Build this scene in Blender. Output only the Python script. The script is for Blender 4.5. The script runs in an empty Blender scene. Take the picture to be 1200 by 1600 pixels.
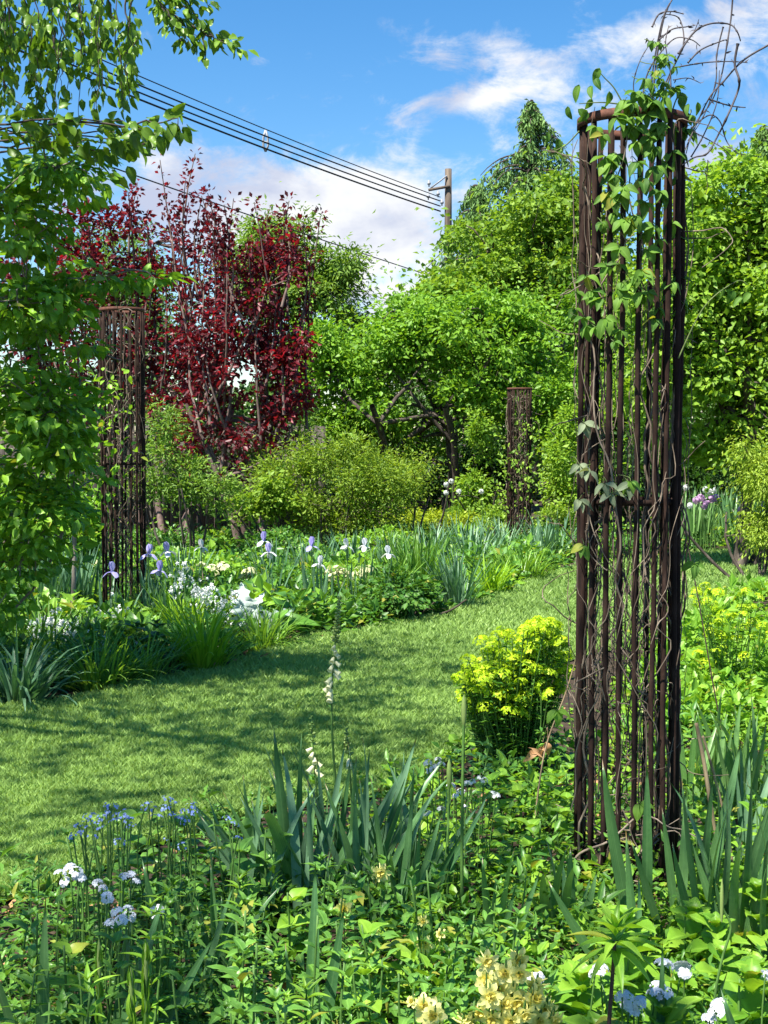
import bpy, math, random, zlib
import numpy as np
from mathutils import Vector, Matrix, geometry

random.seed(11)
rng = np.random.default_rng(11)
sc = bpy.context.scene
col = sc.collection

# ------------------------------------------------------------------ camera
F = 2200.0                      # focal length in pixels of the 1200 x 1600 photograph
PITCH = math.atan(114.0 / F)
EYE = 1.55
cam = bpy.data.cameras.new('camera')
cam.sensor_fit = 'HORIZONTAL'
cam.sensor_width = 36.0
cam.lens = 36.0 * F / 1200.0
cam.clip_start = 0.05
cam.clip_end = 2000.0
camo = bpy.data.objects.new('camera', cam)
camo.location = (0, 0, EYE)
camo.rotation_euler = (math.radians(90) - PITCH, 0, 0)
col.objects.link(camo)
sc.camera = camo

# ------------------------------------------------------------------ sun and sky
SUN_EL = math.radians(59)
SUN_AZ = math.atan2(-0.70, -0.71)           # from +Y towards +X
TOSUN = Vector((math.sin(SUN_AZ) * math.cos(SUN_EL), math.cos(SUN_AZ) * math.cos(SUN_EL), math.sin(SUN_EL)))
sun = bpy.data.lights.new('sun', 'SUN')
sun.energy = 4.2
sun.angle = math.radians(0.53)
sun.color = (1.0, 0.95, 0.86)
suno = bpy.data.objects.new('sun', sun)
suno.rotation_euler = TOSUN.to_track_quat('Z', 'Y').to_euler()
suno.location = (-10, -5, 20)
col.objects.link(suno)

sc.view_settings.view_transform = 'Standard'
sc.view_settings.look = 'None'
sc.view_settings.gamma = 1.0
sc.view_settings.use_curve_mapping = False
sc.view_settings.exposure = 1.5
sc.render.engine = 'CYCLES'
sc.cycles.max_bounces = 7
sc.cycles.diffuse_bounces = 4
sc.cycles.glossy_bounces = 2
sc.cycles.transmission_bounces = 5
sc.cycles.transparent_max_bounces = 4
sc.cycles.caustics_reflective = False
sc.cycles.caustics_refractive = False
sc.cycles.use_denoising = True

world = bpy.data.worlds.new('World')
sc.world = world
world.use_nodes = True


def nd(nt, typ, **kw):
    n = nt.nodes.new(typ)
    for k, v in kw.items():
        setattr(n, k, v)
    return n


def math_node(nt, op, a, b=None, c=None, clamp=False):
    n = nt.nodes.new('ShaderNodeMath')
    n.operation = op
    n.use_clamp = clamp
    for i, v in enumerate((a, b, c)):
        if v is None:
            continue
        if isinstance(v, (int, float)):
            n.inputs[i].default_value = v
        else:
            nt.links.new(v, n.inputs[i])
    return n.outputs[0]


def mix_col(nt, fac, a, b, blend='MIX'):
    n = nt.nodes.new('ShaderNodeMix')
    n.data_type = 'RGBA'
    n.blend_type = blend
    for sock, v in ((n.inputs[0], fac), (n.inputs[6], a), (n.inputs[7], b)):
        if isinstance(v, (int, float)):
            sock.default_value = v
        elif isinstance(v, (tuple, list)):
            sock.default_value = (v[0], v[1], v[2], 1.0)
        else:
            nt.links.new(v, sock)
    return n.outputs[2]


def build_world():
    nt = world.node_tree
    nt.nodes.clear()
    L = nt.links.new
    out = nd(nt, 'ShaderNodeOutputWorld')
    bg = nd(nt, 'ShaderNodeBackground')
    bg.inputs[1].default_value = 0.15
    L(bg.outputs[0], out.inputs[0])
    sky = nd(nt, 'ShaderNodeTexSky', sky_type='NISHITA')
    sky.sun_disc = False
    sky.sun_elevation = SUN_EL
    sky.sun_rotation = SUN_AZ
    sky.air_density = 1.0
    sky.dust_density = 0.2
    sky.ozone_density = 3.0
    hs = nd(nt, 'ShaderNodeHueSaturation')
    hs.inputs['Saturation'].default_value = 1.34
    hs.inputs['Value'].default_value = 0.44
    L(sky.outputs[0], hs.inputs['Color'])
    tc = nd(nt, 'ShaderNodeTexCoord')
    d = tc.outputs['Generated']

    def noise(scale, detail, rough, zs, off=0.0, dist=0.0):
        m = nd(nt, 'ShaderNodeMapping')
        m.inputs['Scale'].default_value = (1, 1, zs)
        m.inputs['Location'].default_value = (off, off * 0.7, off * 1.3)
        L(d, m.inputs[0])
        n = nd(nt, 'ShaderNodeTexNoise')
        n.inputs['Scale'].default_value = scale
        n.inputs['Detail'].default_value = detail
        n.inputs['Roughness'].default_value = rough
        n.inputs['Distortion'].default_value = dist
        L(m.outputs[0], n.inputs['Vector'])
        return n.outputs[0]
    big = noise(2.2, 2, 0.5, 1.6, 1.7)
    fine = noise(15.0, 10, 0.66, 1.9, 4.3, 0.5)
    wisp = noise(30.0, 8, 0.6, 1.4, 9.1, 0.4)
    # cloud groups where the photograph shows them, each a soft cap on the sky sphere
    caps = [(470, 330, 210, 95, .34), (590, 430, 190, 90, .40), (650, 62, 75, 38, .27), (730, 95, 80, 40, .27), (690, 165, 75, 22, .27), (770, 160, 40, 18, .22),
            (900, 125, 130, 60, .30), (1000, 70, 70, 30, .24), (1150, 40, 120, 80, .36), (630, 215, 40, 45, .26), (1110, 240, 120, 70, .30), (850, 230, 130, 60, .22),
            (230, 300, 190, 70, .33), (405, 105, 26, 14, .2), (488, 95, 22, 14, .2), (530, 165, 50, 16, .17), (570, 300, 130, 60, .22)]
    tot = None
    for (px, py, sx, sy, w) in caps:
        u, v = (px - 600) / F, (686 - py) / F
        c = Vector((u, 1, v)).normalized()
        vs = nd(nt, 'ShaderNodeVectorMath', operation='SUBTRACT')
        L(d, vs.inputs[0])
        vs.inputs[1].default_value = c
        vm = nd(nt, 'ShaderNodeVectorMath', operation='MULTIPLY')
        L(vs.outputs[0], vm.inputs[0])
        vm.inputs[1].default_value = (F / sx, F / sx, F / sy)
        vl = nd(nt, 'ShaderNodeVectorMath', operation='DOT_PRODUCT')
        L(vm.outputs[0], vl.inputs[0])
        L(vm.outputs[0], vl.inputs[1])
        g = math_node(nt, 'MULTIPLY', math_node(nt, 'EXPONENT', math_node(nt, 'MULTIPLY', vl.outputs['Value'], -0.9)), w)
        tot = g if tot is None else math_node(nt, 'ADD', tot, g)
    s = math_node(nt, 'MULTIPLY', fine, 0.95)
    s = math_node(nt, 'ADD', s, math_node(nt, 'MULTIPLY', wisp, 0.46))
    s = math_node(nt, 'ADD', s, math_node(nt, 'MULTIPLY', big, 0.25))
    s = math_node(nt, 'ADD', s, tot)
    mr = nd(nt, 'ShaderNodeMapRange', interpolation_type='SMOOTHSTEP')
    mr.inputs['From Min'].default_value = 0.975
    mr.inputs['From Max'].default_value = 1.30
    L(s, mr.inputs['Value'])
    shade = noise(9.0, 6, 0.55, 2.2, 13.0, 0.2)
    sr = nd(nt, 'ShaderNodeMapRange', interpolation_type='SMOOTHSTEP')
    sr.inputs['From Min'].default_value = 0.36
    sr.inputs['From Max'].default_value = 0.60
    L(shade, sr.inputs['Value'])
    cc = mix_col(nt, sr.outputs[0], (1.4, 1.55, 2.0), (2.4, 2.44, 2.5))
    fin = mix_col(nt, mr.outputs[0], hs.outputs[0], cc)
    L(fin, bg.inputs[0])


build_world()


# ------------------------------------------------------------------ pixel to place
_c, _s = math.cos(PITCH), math.sin(PITCH)


def ray(px, py):
    u, v = (px - 600) / F, -(py - 800) / F
    return np.array([u, _c + v * _s, -_s + v * _c])


def G(px, py, z=0.0):
    """point of the level z that the photograph shows at a pixel"""
    r = ray(px, py)
    t = (z - EYE) / r[2]
    return np.array([r[0] * t, r[1] * t, z])


def A(px, py, d):
    """point at the distance d (metres ahead) along a pixel's line of sight"""
    r = ray(px, py)
    t = d / r[1]
    return np.array([r[0] * t, d, EYE + r[2] * t])


def nrm(a):
    return a / np.maximum(np.linalg.norm(a, axis=-1, keepdims=True), 1e-9)


# ------------------------------------------------------------------ mesh collector
class MB:
    def __init__(self):
        self.V, self.T, self.C, self.M, self.n = [], [], [], [], 0

    def add(self, v, t, c, m=0):
        v = np.asarray(v, float).reshape(-1, 3)
        t = np.asarray(t, int).reshape(-1, 3)
        self.V.append(v)
        self.T.append(t + self.n)
        c = np.asarray(c, float)
        if c.ndim == 1:
            c = np.tile(c, (len(v), 1))
        self.C.append(c)
        self.M.append(np.full(len(t), m, int))
        self.n += len(v)

    def inst(self, tm, P, D, N, S, v, m=0, sx=1.0):
        """copies of a leaf template: P positions, D axis, N face direction, S length"""
        tv, tt, tuw = tm
        P = np.asarray(P, float).reshape(-1, 3)
        n, k = len(P), len(tv)
        if n == 0:
            return
        D = nrm(np.broadcast_to(np.asarray(D, float), (n, 3)))
        N = np.broadcast_to(np.asarray(N, float), (n, 3))
        X = np.cross(D, N)
        bad = np.linalg.norm(X, axis=1) < 1e-3
        if bad.any():
            X[bad] = np.cross(D[bad], np.array([0.31, 0.9, 0.2]))
        X = nrm(X)
        Z = np.cross(X, D)
        S = np.broadcast_to(np.asarray(S, float), (n,))
        W = (tv[None, :, 0, None] * X[:, None, :] * sx + tv[None, :, 1, None] * D[:, None, :] + tv[None, :, 2, None] * Z[:, None, :])
        W = P[:, None, :] + W * S[:, None, None]
        tri = (tt[None] + (np.arange(n) * k)[:, None, None]).reshape(-1, 3)
        v = np.broadcast_to(np.asarray(v, float), (n,))
        c = np.empty((n, k, 3))
        c[:, :, 0] = v[:, None]
        c[:, :, 1:] = tuw[None]
        self.add(W.reshape(-1, 3), tri, c.reshape(-1, 3), m)

    def tube(self, pts, rad, k=5, v=0.5, m=0, cap=False):
        pts = np.asarray(pts, float)
        n = len(pts)
        rad = np.broadcast_to(np.asarray(rad, float), (n,))
        t = nrm(np.gradient(pts, axis=0))
        ref = np.array([0.23, 0.97, 0.05]) if abs(t[:, 1]).mean() < 0.8 else np.array([1.0, 0.1, 0.1])
        a = nrm(np.cross(t, ref))
        b = np.cross(t, a)
        th = np.arange(k) * 2 * math.pi / k
        ring = pts[:, None] + rad[:, None, None] * (np.cos(th)[None, :, None] * a[:, None] + np.sin(th)[None, :, None] * b[:, None])
        i = np.arange(n - 1)[:, None] * k
        j = np.arange(k)[None]
        j2 = (j + 1) % k
        q = np.stack([i + j, i + j2, i + k + j2, i + k + j], -1).reshape(-1, 4)
        tri = np.concatenate([q[:, [0, 1, 2]], q[:, [0, 2, 3]]])
        V = ring.reshape(-1, 3)
        if cap:
            V = np.concatenate([V, pts[[0]], pts[[-1]]])
            c0, c1 = n * k, n * k + 1
            jj = np.arange(k)
            tri = np.concatenate([tri, np.stack([np.full(k, c0), (jj + 1) % k, jj], -1),
                                  np.stack([np.full(k, c1), (n - 1) * k + jj, (n - 1) * k + (jj + 1) % k], -1)])
        self.add(V, tri, np.array([v, 0.5, 0.5]), m)

    def box(self, lo, hi, v=0.5, m=0):
        x0, y0, z0 = lo
        x1, y1, z1 = hi
        V = [(x0, y0, z0), (x1, y0, z0), (x1, y1, z0), (x0, y1, z0), (x0, y0, z1), (x1, y0, z1), (x1, y1, z1), (x0, y1, z1)]
        q = [(0, 3, 2, 1), (4, 5, 6, 7), (0, 1, 5, 4), (1, 2, 6, 5), (2, 3, 7, 6), (3, 0, 4, 7)]
        T = [t for a, b, c, d in q for t in ((a, b, c), (a, c, d))]
        self.add(V, T, np.array([v, .5, .5]), m)

    def mesh(self, name, mats, smooth=False):
        me = bpy.data.meshes.new(name)
        if not isinstance(mats, (list, tuple)):
            mats = [mats]
        for m in mats:
            me.materials.append(m)
        if not self.V:
            return me
        V = np.concatenate(self.V).astype(np.float32)
        T = np.concatenate(self.T).astype(np.int32)
        C = np.concatenate(self.C).astype(np.float32)
        me.vertices.add(len(V))
        me.vertices.foreach_set('co', V.ravel())
        me.loops.add(len(T) * 3)
        me.loops.foreach_set('vertex_index', T.ravel())
        me.polygons.add(len(T))
        me.polygons.foreach_set('loop_start', np.arange(0, len(T) * 3, 3, dtype=np.int32))
        if len(mats) > 1:
            me.polygons.foreach_set('material_index', np.concatenate(self.M).astype(np.int32))
        if smooth:
            me.polygons.foreach_set('use_smooth', np.ones(len(T), bool))
        me.update(calc_edges=True)
        at = me.attributes.new('Col', 'FLOAT_COLOR', 'POINT')
        rgba = np.ones((len(V), 4), np.float32)
        rgba[:, :3] = C
        at.data.foreach_set('color', rgba.ravel())
        return me


def obj(name, me, parent=None, loc=None, mat=None):
    o = bpy.data.objects.new(name, me)
    col.objects.link(o)
    if parent is not None:
        o.parent = parent
    if loc is not None:
        o.location = tuple(float(a) for a in loc)
    if mat is not None:
        o.matrix_basis = mat
    return o


def thing(name, label, cat, loc=(0, 0, 0), group=None, rz=0.0, scale=1.0):
    o = bpy.data.objects.new(name, None)
    o.empty_display_size = 0.1
    col.objects.link(o)
    o.location = tuple(float(a) for a in loc)
    o.rotation_euler = (0, 0, rz)
    o.scale = (scale,) * 3
    o['label'] = label
    o['category'] = cat
    if group:
        o['group'] = group
    return o


def frame(P, D, N, S, sx=1.0):
    """matrix that lays a unit leaf (axis y, face z) along D facing N"""
    D = Vector(D).normalized()
    N = Vector(N)
    X = D.cross(N)
    if X.length < 1e-4:
        X = D.cross(Vector((.31, .9, .2)))
    X.normalize()
    Z = X.cross(D)
    S = float(S)
    M = Matrix((X * S * sx, D * S, Z * S)).transposed().to_4x4()
    M.translation = Vector([float(a) for a in P])
    return M


# ------------------------------------------------------------------ leaf templates (axis y, face +z, length 1)
def leaf_tm(rows, width, shape='ovate', fold=0.15, droop=0.15, cross=2, wave=0.0, tip=1.0):
    ys = np.linspace(0, 1, rows + 1)
    if shape == 'ovate':
        w = np.sin(math.pi * ys ** 0.72) ** 0.85
    elif shape == 'lance':
        w = np.sin(math.pi * np.clip(ys, 0, 1) ** 0.6) ** 0.9
    elif shape == 'obovate':
        w = np.sin(math.pi * ys ** 1.35) ** 0.8
    elif shape == 'heart':
        w = np.clip(np.sin(math.pi * (ys * 0.88 + 0.12) ** 0.62), 0, 1) ** 0.8
        w[0] = 0.25
    elif shape == 'strap':
        w = np.clip(1 - ys ** 3.2, 0, 1) * (0.72 + 0.28 * np.sin(math.pi * ys))
    elif shape == 'petal':
        w = np.sin(math.pi * np.clip(ys * 0.8 + 0.05, 0, 1)) ** 0.7
        w[-1] *= 0.6
    w = w * width / 2
    xs = np.linspace(-1, 1, cross + 1)
    V, C = [], []
    for i, y in enumerate(ys):
        for x in xs:
            zz = abs(x) * w[i] * fold * 2 - droop * y * y + wave * math.sin(y * 9 + x * 2) * abs(x)
            V.append((x * w[i], y * tip - droop * 0.3 * y * y, zz))
            C.append((y, 0.5 + 0.5 * x))
    T = []
    k = cross + 1
    for i in range(rows):
        for j in range(cross):
            a, b, c, d = i * k + j, i * k + j + 1, (i + 1) * k + j + 1, (i + 1) * k + j
            T += [(a, b, c), (a, c, d)]
    return np.array(V), np.array(T), np.array(C)


def rhomb_tm(width=0.6, fold=0.12):
    V = np.array([(0, 0, 0), (-width / 2, .45, fold), (0, 1, -.08), (width / 2, .45, fold)])
    return V, np.array([(0, 3, 2), (0, 2, 1)]), np.array([(0, .5), (.45, 0), (1, .5), (.45, 1)])


def toothed(tm, amp=0.12, n=9):
    v, t, c = tm
    v = v.copy()
    v[:, 0] *= 1 + amp * np.sign(np.sin(v[:, 1] * n * 2 * math.pi + 0.6))
    return v, t, c


RH = rhomb_tm(0.62)
RHN = rhomb_tm(0.34)
OV = leaf_tm(3, 0.55, 'ovate', 0.2, 0.12)
OV2 = leaf_tm(2, 0.52, 'ovate', 0.2, 0.12)
LAN2 = leaf_tm(3, 0.27, 'lance', 0.25, 0.25)
OVF = leaf_tm(6, 0.52, 'ovate', 0.22, 0.22, wave=0.02)
LAN = leaf_tm(5, 0.27, 'lance', 0.25, 0.25, wave=0.01)
HEART = leaf_tm(6, 0.85, 'heart', 0.18, 0.2, wave=0.02)
STRAP_S = leaf_tm(4, 0.05, 'strap', 0.3, 0.0)


# ------------------------------------------------------------------ materials
def base_mat(name):
    m = bpy.data.materials.new(name)
    m.use_nodes = True
    nt = m.node_tree
    nt.nodes.clear()
    out = nd(nt, 'ShaderNodeOutputMaterial')
    return m, nt, out


def leaf_mat(name, dark, light, trans=0.38, rough=0.42, spec=0.4, rib=0.25, tint=(1.25, 1.15, 0.45), stripe=0.0, mid=None, yellow=0.0, tip=0.0):
    m, nt, out = base_mat(name)
    L = nt.links.new
    at = nd(nt, 'ShaderNodeAttribute', attribute_name='Col')
    sp = nd(nt, 'ShaderNodeSeparateColor')
    L(at.outputs['Color'], sp.inputs[0])
    oi = nd(nt, 'ShaderNodeObjectInfo')
    tc = nd(nt, 'ShaderNodeTexCoord')
    nz = nd(nt, 'ShaderNodeTexNoise')
    nz.inputs['Scale'].default_value = 38.0
    nz.inputs['Detail'].default_value = 3.0
    L(tc.outputs['Object'], nz.inputs['Vector'])
    f = math_node(nt, 'MULTIPLY_ADD', oi.outputs['Random'], 0.5, -0.25)
    f = math_node(nt, 'ADD', f, sp.outputs[0])
    f = math_node(nt, 'ADD', f, math_node(nt, 'MULTIPLY_ADD', nz.outputs[0], 0.5, -0.25), clamp=True)
    if mid is None:
        mid = tuple(0.5 * (a + b) for a, b in zip(dark, light))
    rp = nd(nt, 'ShaderNodeValToRGB')
    rp.color_ramp.elements[0].color = (*dark, 1)
    rp.color_ramp.elements[1].color = (*light, 1)
    e = rp.color_ramp.elements.new(0.5)
    e.color = (*mid, 1)
    L(f, rp.inputs[0])
    c = rp.outputs[0]
    # midrib: a little paler along the centre line
    rb = math_node(nt, 'ABSOLUTE', math_node(nt, 'SUBTRACT', sp.outputs[2], 0.5))
    rb = math_node(nt, 'MULTIPLY', math_node(nt, 'SUBTRACT', 1.0, math_node(nt, 'MULTIPLY', rb, 9.0), clamp=True), rib)
    c = mix_col(nt, rb, c, tuple(min(1, a * 1.5 + 0.04) for a in light))
    if stripe > 0:
        wv = math_node(nt, 'SINE', math_node(nt, 'MULTIPLY', sp.outputs[2], 46.0))
        c = mix_col(nt, math_node(nt, 'MULTIPLY', math_node(nt, 'MULTIPLY_ADD', wv, 0.5, 0.5), stripe), c, dark)
    if yellow > 0:      # a few ageing leaves
        big = nd(nt, 'ShaderNodeTexWhiteNoise', noise_dimensions='2D')
        cv = nd(nt, 'ShaderNodeCombineXYZ')
        L(sp.outputs[0], cv.inputs[0])
        L(oi.outputs['Random'], cv.inputs[1])
        L(cv.outputs[0], big.inputs['Vector'])
        yf = math_node(nt, 'MULTIPLY', math_node(nt, 'GREATER_THAN', big.outputs[0], 1.0 - yellow), 0.75)
        c = mix_col(nt, yf, c, (0.42, 0.38, 0.06))
    if tip > 0:
        tf = math_node(nt, 'MULTIPLY_ADD', sp.outputs[1], 22.0, -20.4, clamp=True)
        tf = math_node(nt, 'MULTIPLY', tf, math_node(nt, 'GREATER_THAN', oi.outputs['Random'], 1.0 - tip))
        c = mix_col(nt, tf, c, (0.22, 0.13, 0.05))
    pb = nd(nt, 'ShaderNodeBsdfPrincipled')
    L(c, pb.inputs['Base Color'])
    pb.inputs['Roughness'].default_value = rough
    pb.inputs['Specular IOR Level'].default_value = spec
    tr = nd(nt, 'ShaderNodeBsdfTranslucent')
    tcol = mix_col(nt, 1.0, c, tint, 'MULTIPLY')
    L(tcol, tr.inputs['Color'])
    mx = nd(nt, 'ShaderNodeMixShader')
    mx.inputs[0].default_value = trans
    L(pb.outputs[0], mx.inputs[1])
    L(tr.outputs[0], mx.inputs[2])
    L(mx.outputs[0], out.inputs[0])
    return m


def noise_mat(name, c0, c1, scale=20, stretch=(1, 1, 1), rough=0.8, bump=0.3, spec=0.3, c2=None, detail=6, dist=0.02, lo=0.3, hi=0.7):
    m, nt, out = base_mat(name)
    L = nt.links.new
    tc = nd(nt, 'ShaderNodeTexCoord')
    mp = nd(nt, 'ShaderNodeMapping')
    mp.inputs['Scale'].default_value = stretch
    L(tc.outputs['Object'], mp.inputs[0])
    nz = nd(nt, 'ShaderNodeTexNoise')
    nz.inputs['Scale'].default_value = scale
    nz.inputs['Detail'].default_value = detail
    nz.inputs['Roughness'].default_value = 0.62
    L(mp.outputs[0], nz.inputs['Vector'])
    rp = nd(nt, 'ShaderNodeValToRGB')
    rp.color_ramp.elements[0].position = lo
    rp.color_ramp.elements[1].position = hi
    rp.color_ramp.elements[0].color = (*c0, 1)
    rp.color_ramp.elements[1].color = (*c1, 1)
    if c2:
        e = rp.color_ramp.elements.new(0.5 * (lo + hi))
        e.color = (*c2, 1)
    L(nz.outputs[0], rp.inputs[0])
    oi = nd(nt, 'ShaderNodeObjectInfo')
    c = mix_col(nt, math_node(nt, 'MULTIPLY', oi.outputs['Random'], 0.35), rp.outputs[0], tuple(0.5 * (a + b) for a, b in zip(c0, c1)))
    pb = nd(nt, 'ShaderNodeBsdfPrincipled')
    L(c, pb.inputs['Base Color'])
    pb.inputs['Roughness'].default_value = rough
    pb.inputs['Specular IOR Level'].default_value = spec
    if bump:
        bp = nd(nt, 'ShaderNodeBump')
        bp.inputs['Strength'].default_value = bump
        bp.inputs['Distance'].default_value = dist
        L(nz.outputs[0], bp.inputs['Height'])
        L(bp.outputs[0], pb.inputs['Normal'])
    L(pb.outputs[0], out.inputs[0])
    return m


M = {}
M['soil'] = noise_mat('soil', (0.018, 0.012, 0.008), (0.10, 0.07, 0.045), 14, rough=0.95, bump=0.8, c2=(0.045, 0.03, 0.02), dist=0.03)
M['turf'] = noise_mat('turf', (0.06, 0.10, 0.025), (0.15, 0.22, 0.06), 9, rough=0.9, bump=0.4, dist=0.02)
M['grass'] = leaf_mat('grass', (0.125, 0.24, 0.05), (0.37, 0.545, 0.145), 0.32, 0.45, 0.35, rib=0)
M['rust'] = noise_mat('rust', (0.012, 0.009, 0.008), (0.065, 0.040, 0.030), 38, (1, 1, 0.3), 0.95, 0.9, 0.15, (0.028, 0.015, 0.011), dist=0.004)
M['rim'] = noise_mat('rust_rim', (0.045, 0.018, 0.012), (0.16, 0.06, 0.035), 26, (1, 1, 1), 0.8, 0.4, 0.3, (0.085, 0.034, 0.02), dist=0.004)
M['vine'] = noise_mat('vine_stem', (0.045, 0.034, 0.024), (0.36, 0.29, 0.21), 24, (1, 1, 0.4), 0.85, 0.5, 0.3, (0.14, 0.105, 0.075), dist=0.004)
M['shoot'] = noise_mat('vine_shoot', (0.03, 0.026, 0.03), (0.12, 0.10, 0.10), 30, rough=0.7, bump=0.2, dist=0.002)
M['greenshoot'] = noise_mat('green_shoot', (0.05, 0.08, 0.02), (0.15, 0.20, 0.06), 30, rough=0.6, bump=0.2, dist=0.002)
M['bark'] = noise_mat('bark', (0.025, 0.02, 0.016), (0.15, 0.125, 0.10), 14, (1, 1, 0.3), 0.9, 0.8, 0.2, (0.07, 0.055, 0.045), dist=0.02)
M['bark_pale'] = noise_mat('bark_pale', (0.10, 0.085, 0.07), (0.36, 0.31, 0.26), 16, (1, 1, 0.3), 0.9, 0.6, 0.2, (0.2, 0.17, 0.14), dist=0.02)
M['bark_purple'] = noise_mat('bark_purple', (0.05, 0.03, 0.028), (0.25, 0.18, 0.15), 16, (1, 1, 0.4), 0.85, 0.5, 0.2, dist=0.01)
M['fence'] = noise_mat('weathered_wood', (0.03, 0.027, 0.024), (0.14, 0.12, 0.10), 10, (3, 3, 0.25), 0.9, 0.5, 0.2, dist=0.01)
M['pole'] = noise_mat('pole_wood', (0.06, 0.045, 0.035), (0.20, 0.16, 0.12), 8, (3, 3, 0.2), 0.9, 0.4, 0.2, dist=0.02)
M['wire'] = noise_mat('wire_black', (0.012, 0.012, 0.014), (0.03, 0.03, 0.034), 20, rough=0.6, bump=0)
M['metal'] = noise_mat('grey_metal', (0.22, 0.23, 0.25), (0.36, 0.37, 0.39), 20, rough=0.5, bump=0)
M['stem'] = noise_mat('green_stem', (0.045, 0.11, 0.02), (0.12, 0.24, 0.05), 30, rough=0.55, bump=0.1, dist=0.002)
M['darkstem'] = noise_mat('dark_stem', (0.035, 0.02, 0.022), (0.09, 0.05, 0.045), 30, rough=0.6, bump=0.2, dist=0.002)
M['straw'] = noise_mat('dry_stalk', (0.16, 0.11, 0.06), (0.45, 0.34, 0.2), 25, (1, 1, .3), 0.85, 0.3, 0.2, dist=0.004)
M['twig'] = noise_mat('dry_twig', (0.10, 0.075, 0.055), (0.34, 0.27, 0.21), 25, (1, 1, .4), 0.85, 0.3, 0.2, dist=0.004)

M['apple'] = leaf_mat('leaf_apple', (0.05, 0.15, 0.015), (0.25, 0.47, 0.045), 0.42, 0.45, 0.3, rib=0.1)
M['bright'] = leaf_mat('leaf_bright', (0.1, 0.22, 0.02), (0.38, 0.56, 0.07), 0.45, 0.48, 0.3, rib=0.1)
M['dogwood'] = leaf_mat('leaf_dogwood', (0.075, 0.19, 0.016), (0.34, 0.54, 0.06), 0.45, 0.45, 0.3, rib=0.12)
M['conifer'] = leaf_mat('leaf_conifer', (0.07, 0.17, 0.04), (0.24, 0.4, 0.11), 0.2, 0.55, 0.25, rib=0)
M['pale'] = leaf_mat('leaf_pale', (0.08, 0.19, 0.025), (0.26, 0.42, 0.07), 0.4, 0.5, 0.3, rib=0)
M['maroon'] = leaf_mat('leaf_maroon', (0.055, 0.011, 0.015), (0.55, 0.045, 0.07), 0.42, 0.42, 0.4, rib=0.1, tint=(1.7, 0.5, 0.5), mid=(0.19, 0.018, 0.030))
M['hang'] = leaf_mat('leaf_hanging', (0.04, 0.12, 0.012), (0.2, 0.36, 0.03), 0.42, 0.4, 0.4, rib=0.15)
M['bush'] = leaf_mat('leaf_bush', (0.065, 0.19, 0.018), (0.28, 0.52, 0.045), 0.4, 0.4, 0.4, rib=0.2, yellow=0.015)
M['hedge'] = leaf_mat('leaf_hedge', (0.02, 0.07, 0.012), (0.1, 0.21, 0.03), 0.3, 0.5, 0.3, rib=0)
M['spirea'] = leaf_mat('leaf_spirea', (0.12, 0.23, 0.02), (0.38, 0.52, 0.055), 0.4, 0.5, 0.3, rib=0)
M['gold'] = leaf_mat('leaf_gold', (0.16, 0.28, 0.015), (0.50, 0.58, 0.04), 0.4, 0.5, 0.3, rib=0)
M['vineleaf'] = leaf_mat('leaf_vine', (0.04, 0.13, 0.02), (0.2, 0.38, 0.05), 0.45, 0.58, 0.25, rib=0.3, yellow=0.03)
M['greyleaf'] = leaf_mat('leaf_grey', (0.12, 0.17, 0.09), (0.34, 0.40, 0.24), 0.3, 0.6, 0.2, rib=0.2)
M['iris'] = leaf_mat('leaf_iris', (0.05, 0.14, 0.045), (0.18, 0.35, 0.115), 0.25, 0.34, 0.5, rib=0.15, stripe=0.35, tint=(1.2, 1.3, 0.5), tip=0.5)
M['irisblue'] = leaf_mat('leaf_iris_blue', (0.07, 0.17, 0.085), (0.22, 0.38, 0.2), 0.25, 0.42, 0.4, rib=0.1, stripe=0.3, tint=(1.1, 1.3, .6), tip=0.4)
M['irislight'] = leaf_mat('leaf_iris_light', (0.09, 0.22, 0.05), (0.28, 0.48, 0.16), 0.35, 0.38, 0.45, rib=0.1, stripe=0.3, tip=0.4)
M['strap'] = leaf_mat('leaf_strap', (0.07, 0.2, 0.025), (0.25, 0.45, 0.06), 0.35, 0.38, 0.45, rib=0.2, stripe=0.3)
M['straplime'] = leaf_mat('leaf_strap_lime', (0.13, 0.31, 0.015), (0.36, 0.58, 0.035), 0.4, 0.4, 0.4, rib=0.2, stripe=0.3)
M['leafy'] = leaf_mat('leaf_leafy', (0.05, 0.165, 0.028), (0.19, 0.4, 0.06), 0.35, 0.40, 0.45, rib=0.4, yellow=0.03)
M['leafylt'] = leaf_mat('leaf_leafy_light', (0.1, 0.27, 0.02), (0.3, 0.52, 0.05), 0.4, 0.42, 0.4, rib=0.35, yellow=0.03)
M['cover'] = leaf_mat('leaf_cover', (0.035, 0.12, 0.018), (0.15, 0.33, 0.04), 0.35, 0.45, 0.35, rib=0.2, yellow=0.03)
M['limeflower'] = leaf_mat('lime_bract', (0.28, 0.47, 0.01), (0.63, 0.79, 0.03), 0.4, 0.5, 0.3, rib=0, tint=(1.1, 1.1, .6))
M['euph'] = leaf_mat('leaf_euphorbia', (0.06, 0.19, 0.03), (0.2, 0.4, 0.06), 0.3, 0.5, 0.3, rib=0.2)
M['silver'] = leaf_mat('leaf_silver', (0.28, 0.37, 0.32), (0.55, 0.64, 0.58), 0.25, 0.65, 0.2, rib=0.3, tint=(1, 1.1, .8))
M['hosta'] = leaf_mat('leaf_broad', (0.06, 0.20, 0.018), (0.16, 0.36, 0.04), 0.4, 0.42, 0.4, rib=0.5)
M['fern'] = leaf_mat('leaf_deep', (0.015, 0.07, 0.02), (0.06, 0.17, 0.05), 0.3, 0.36, 0.5, rib=0.3)


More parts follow.
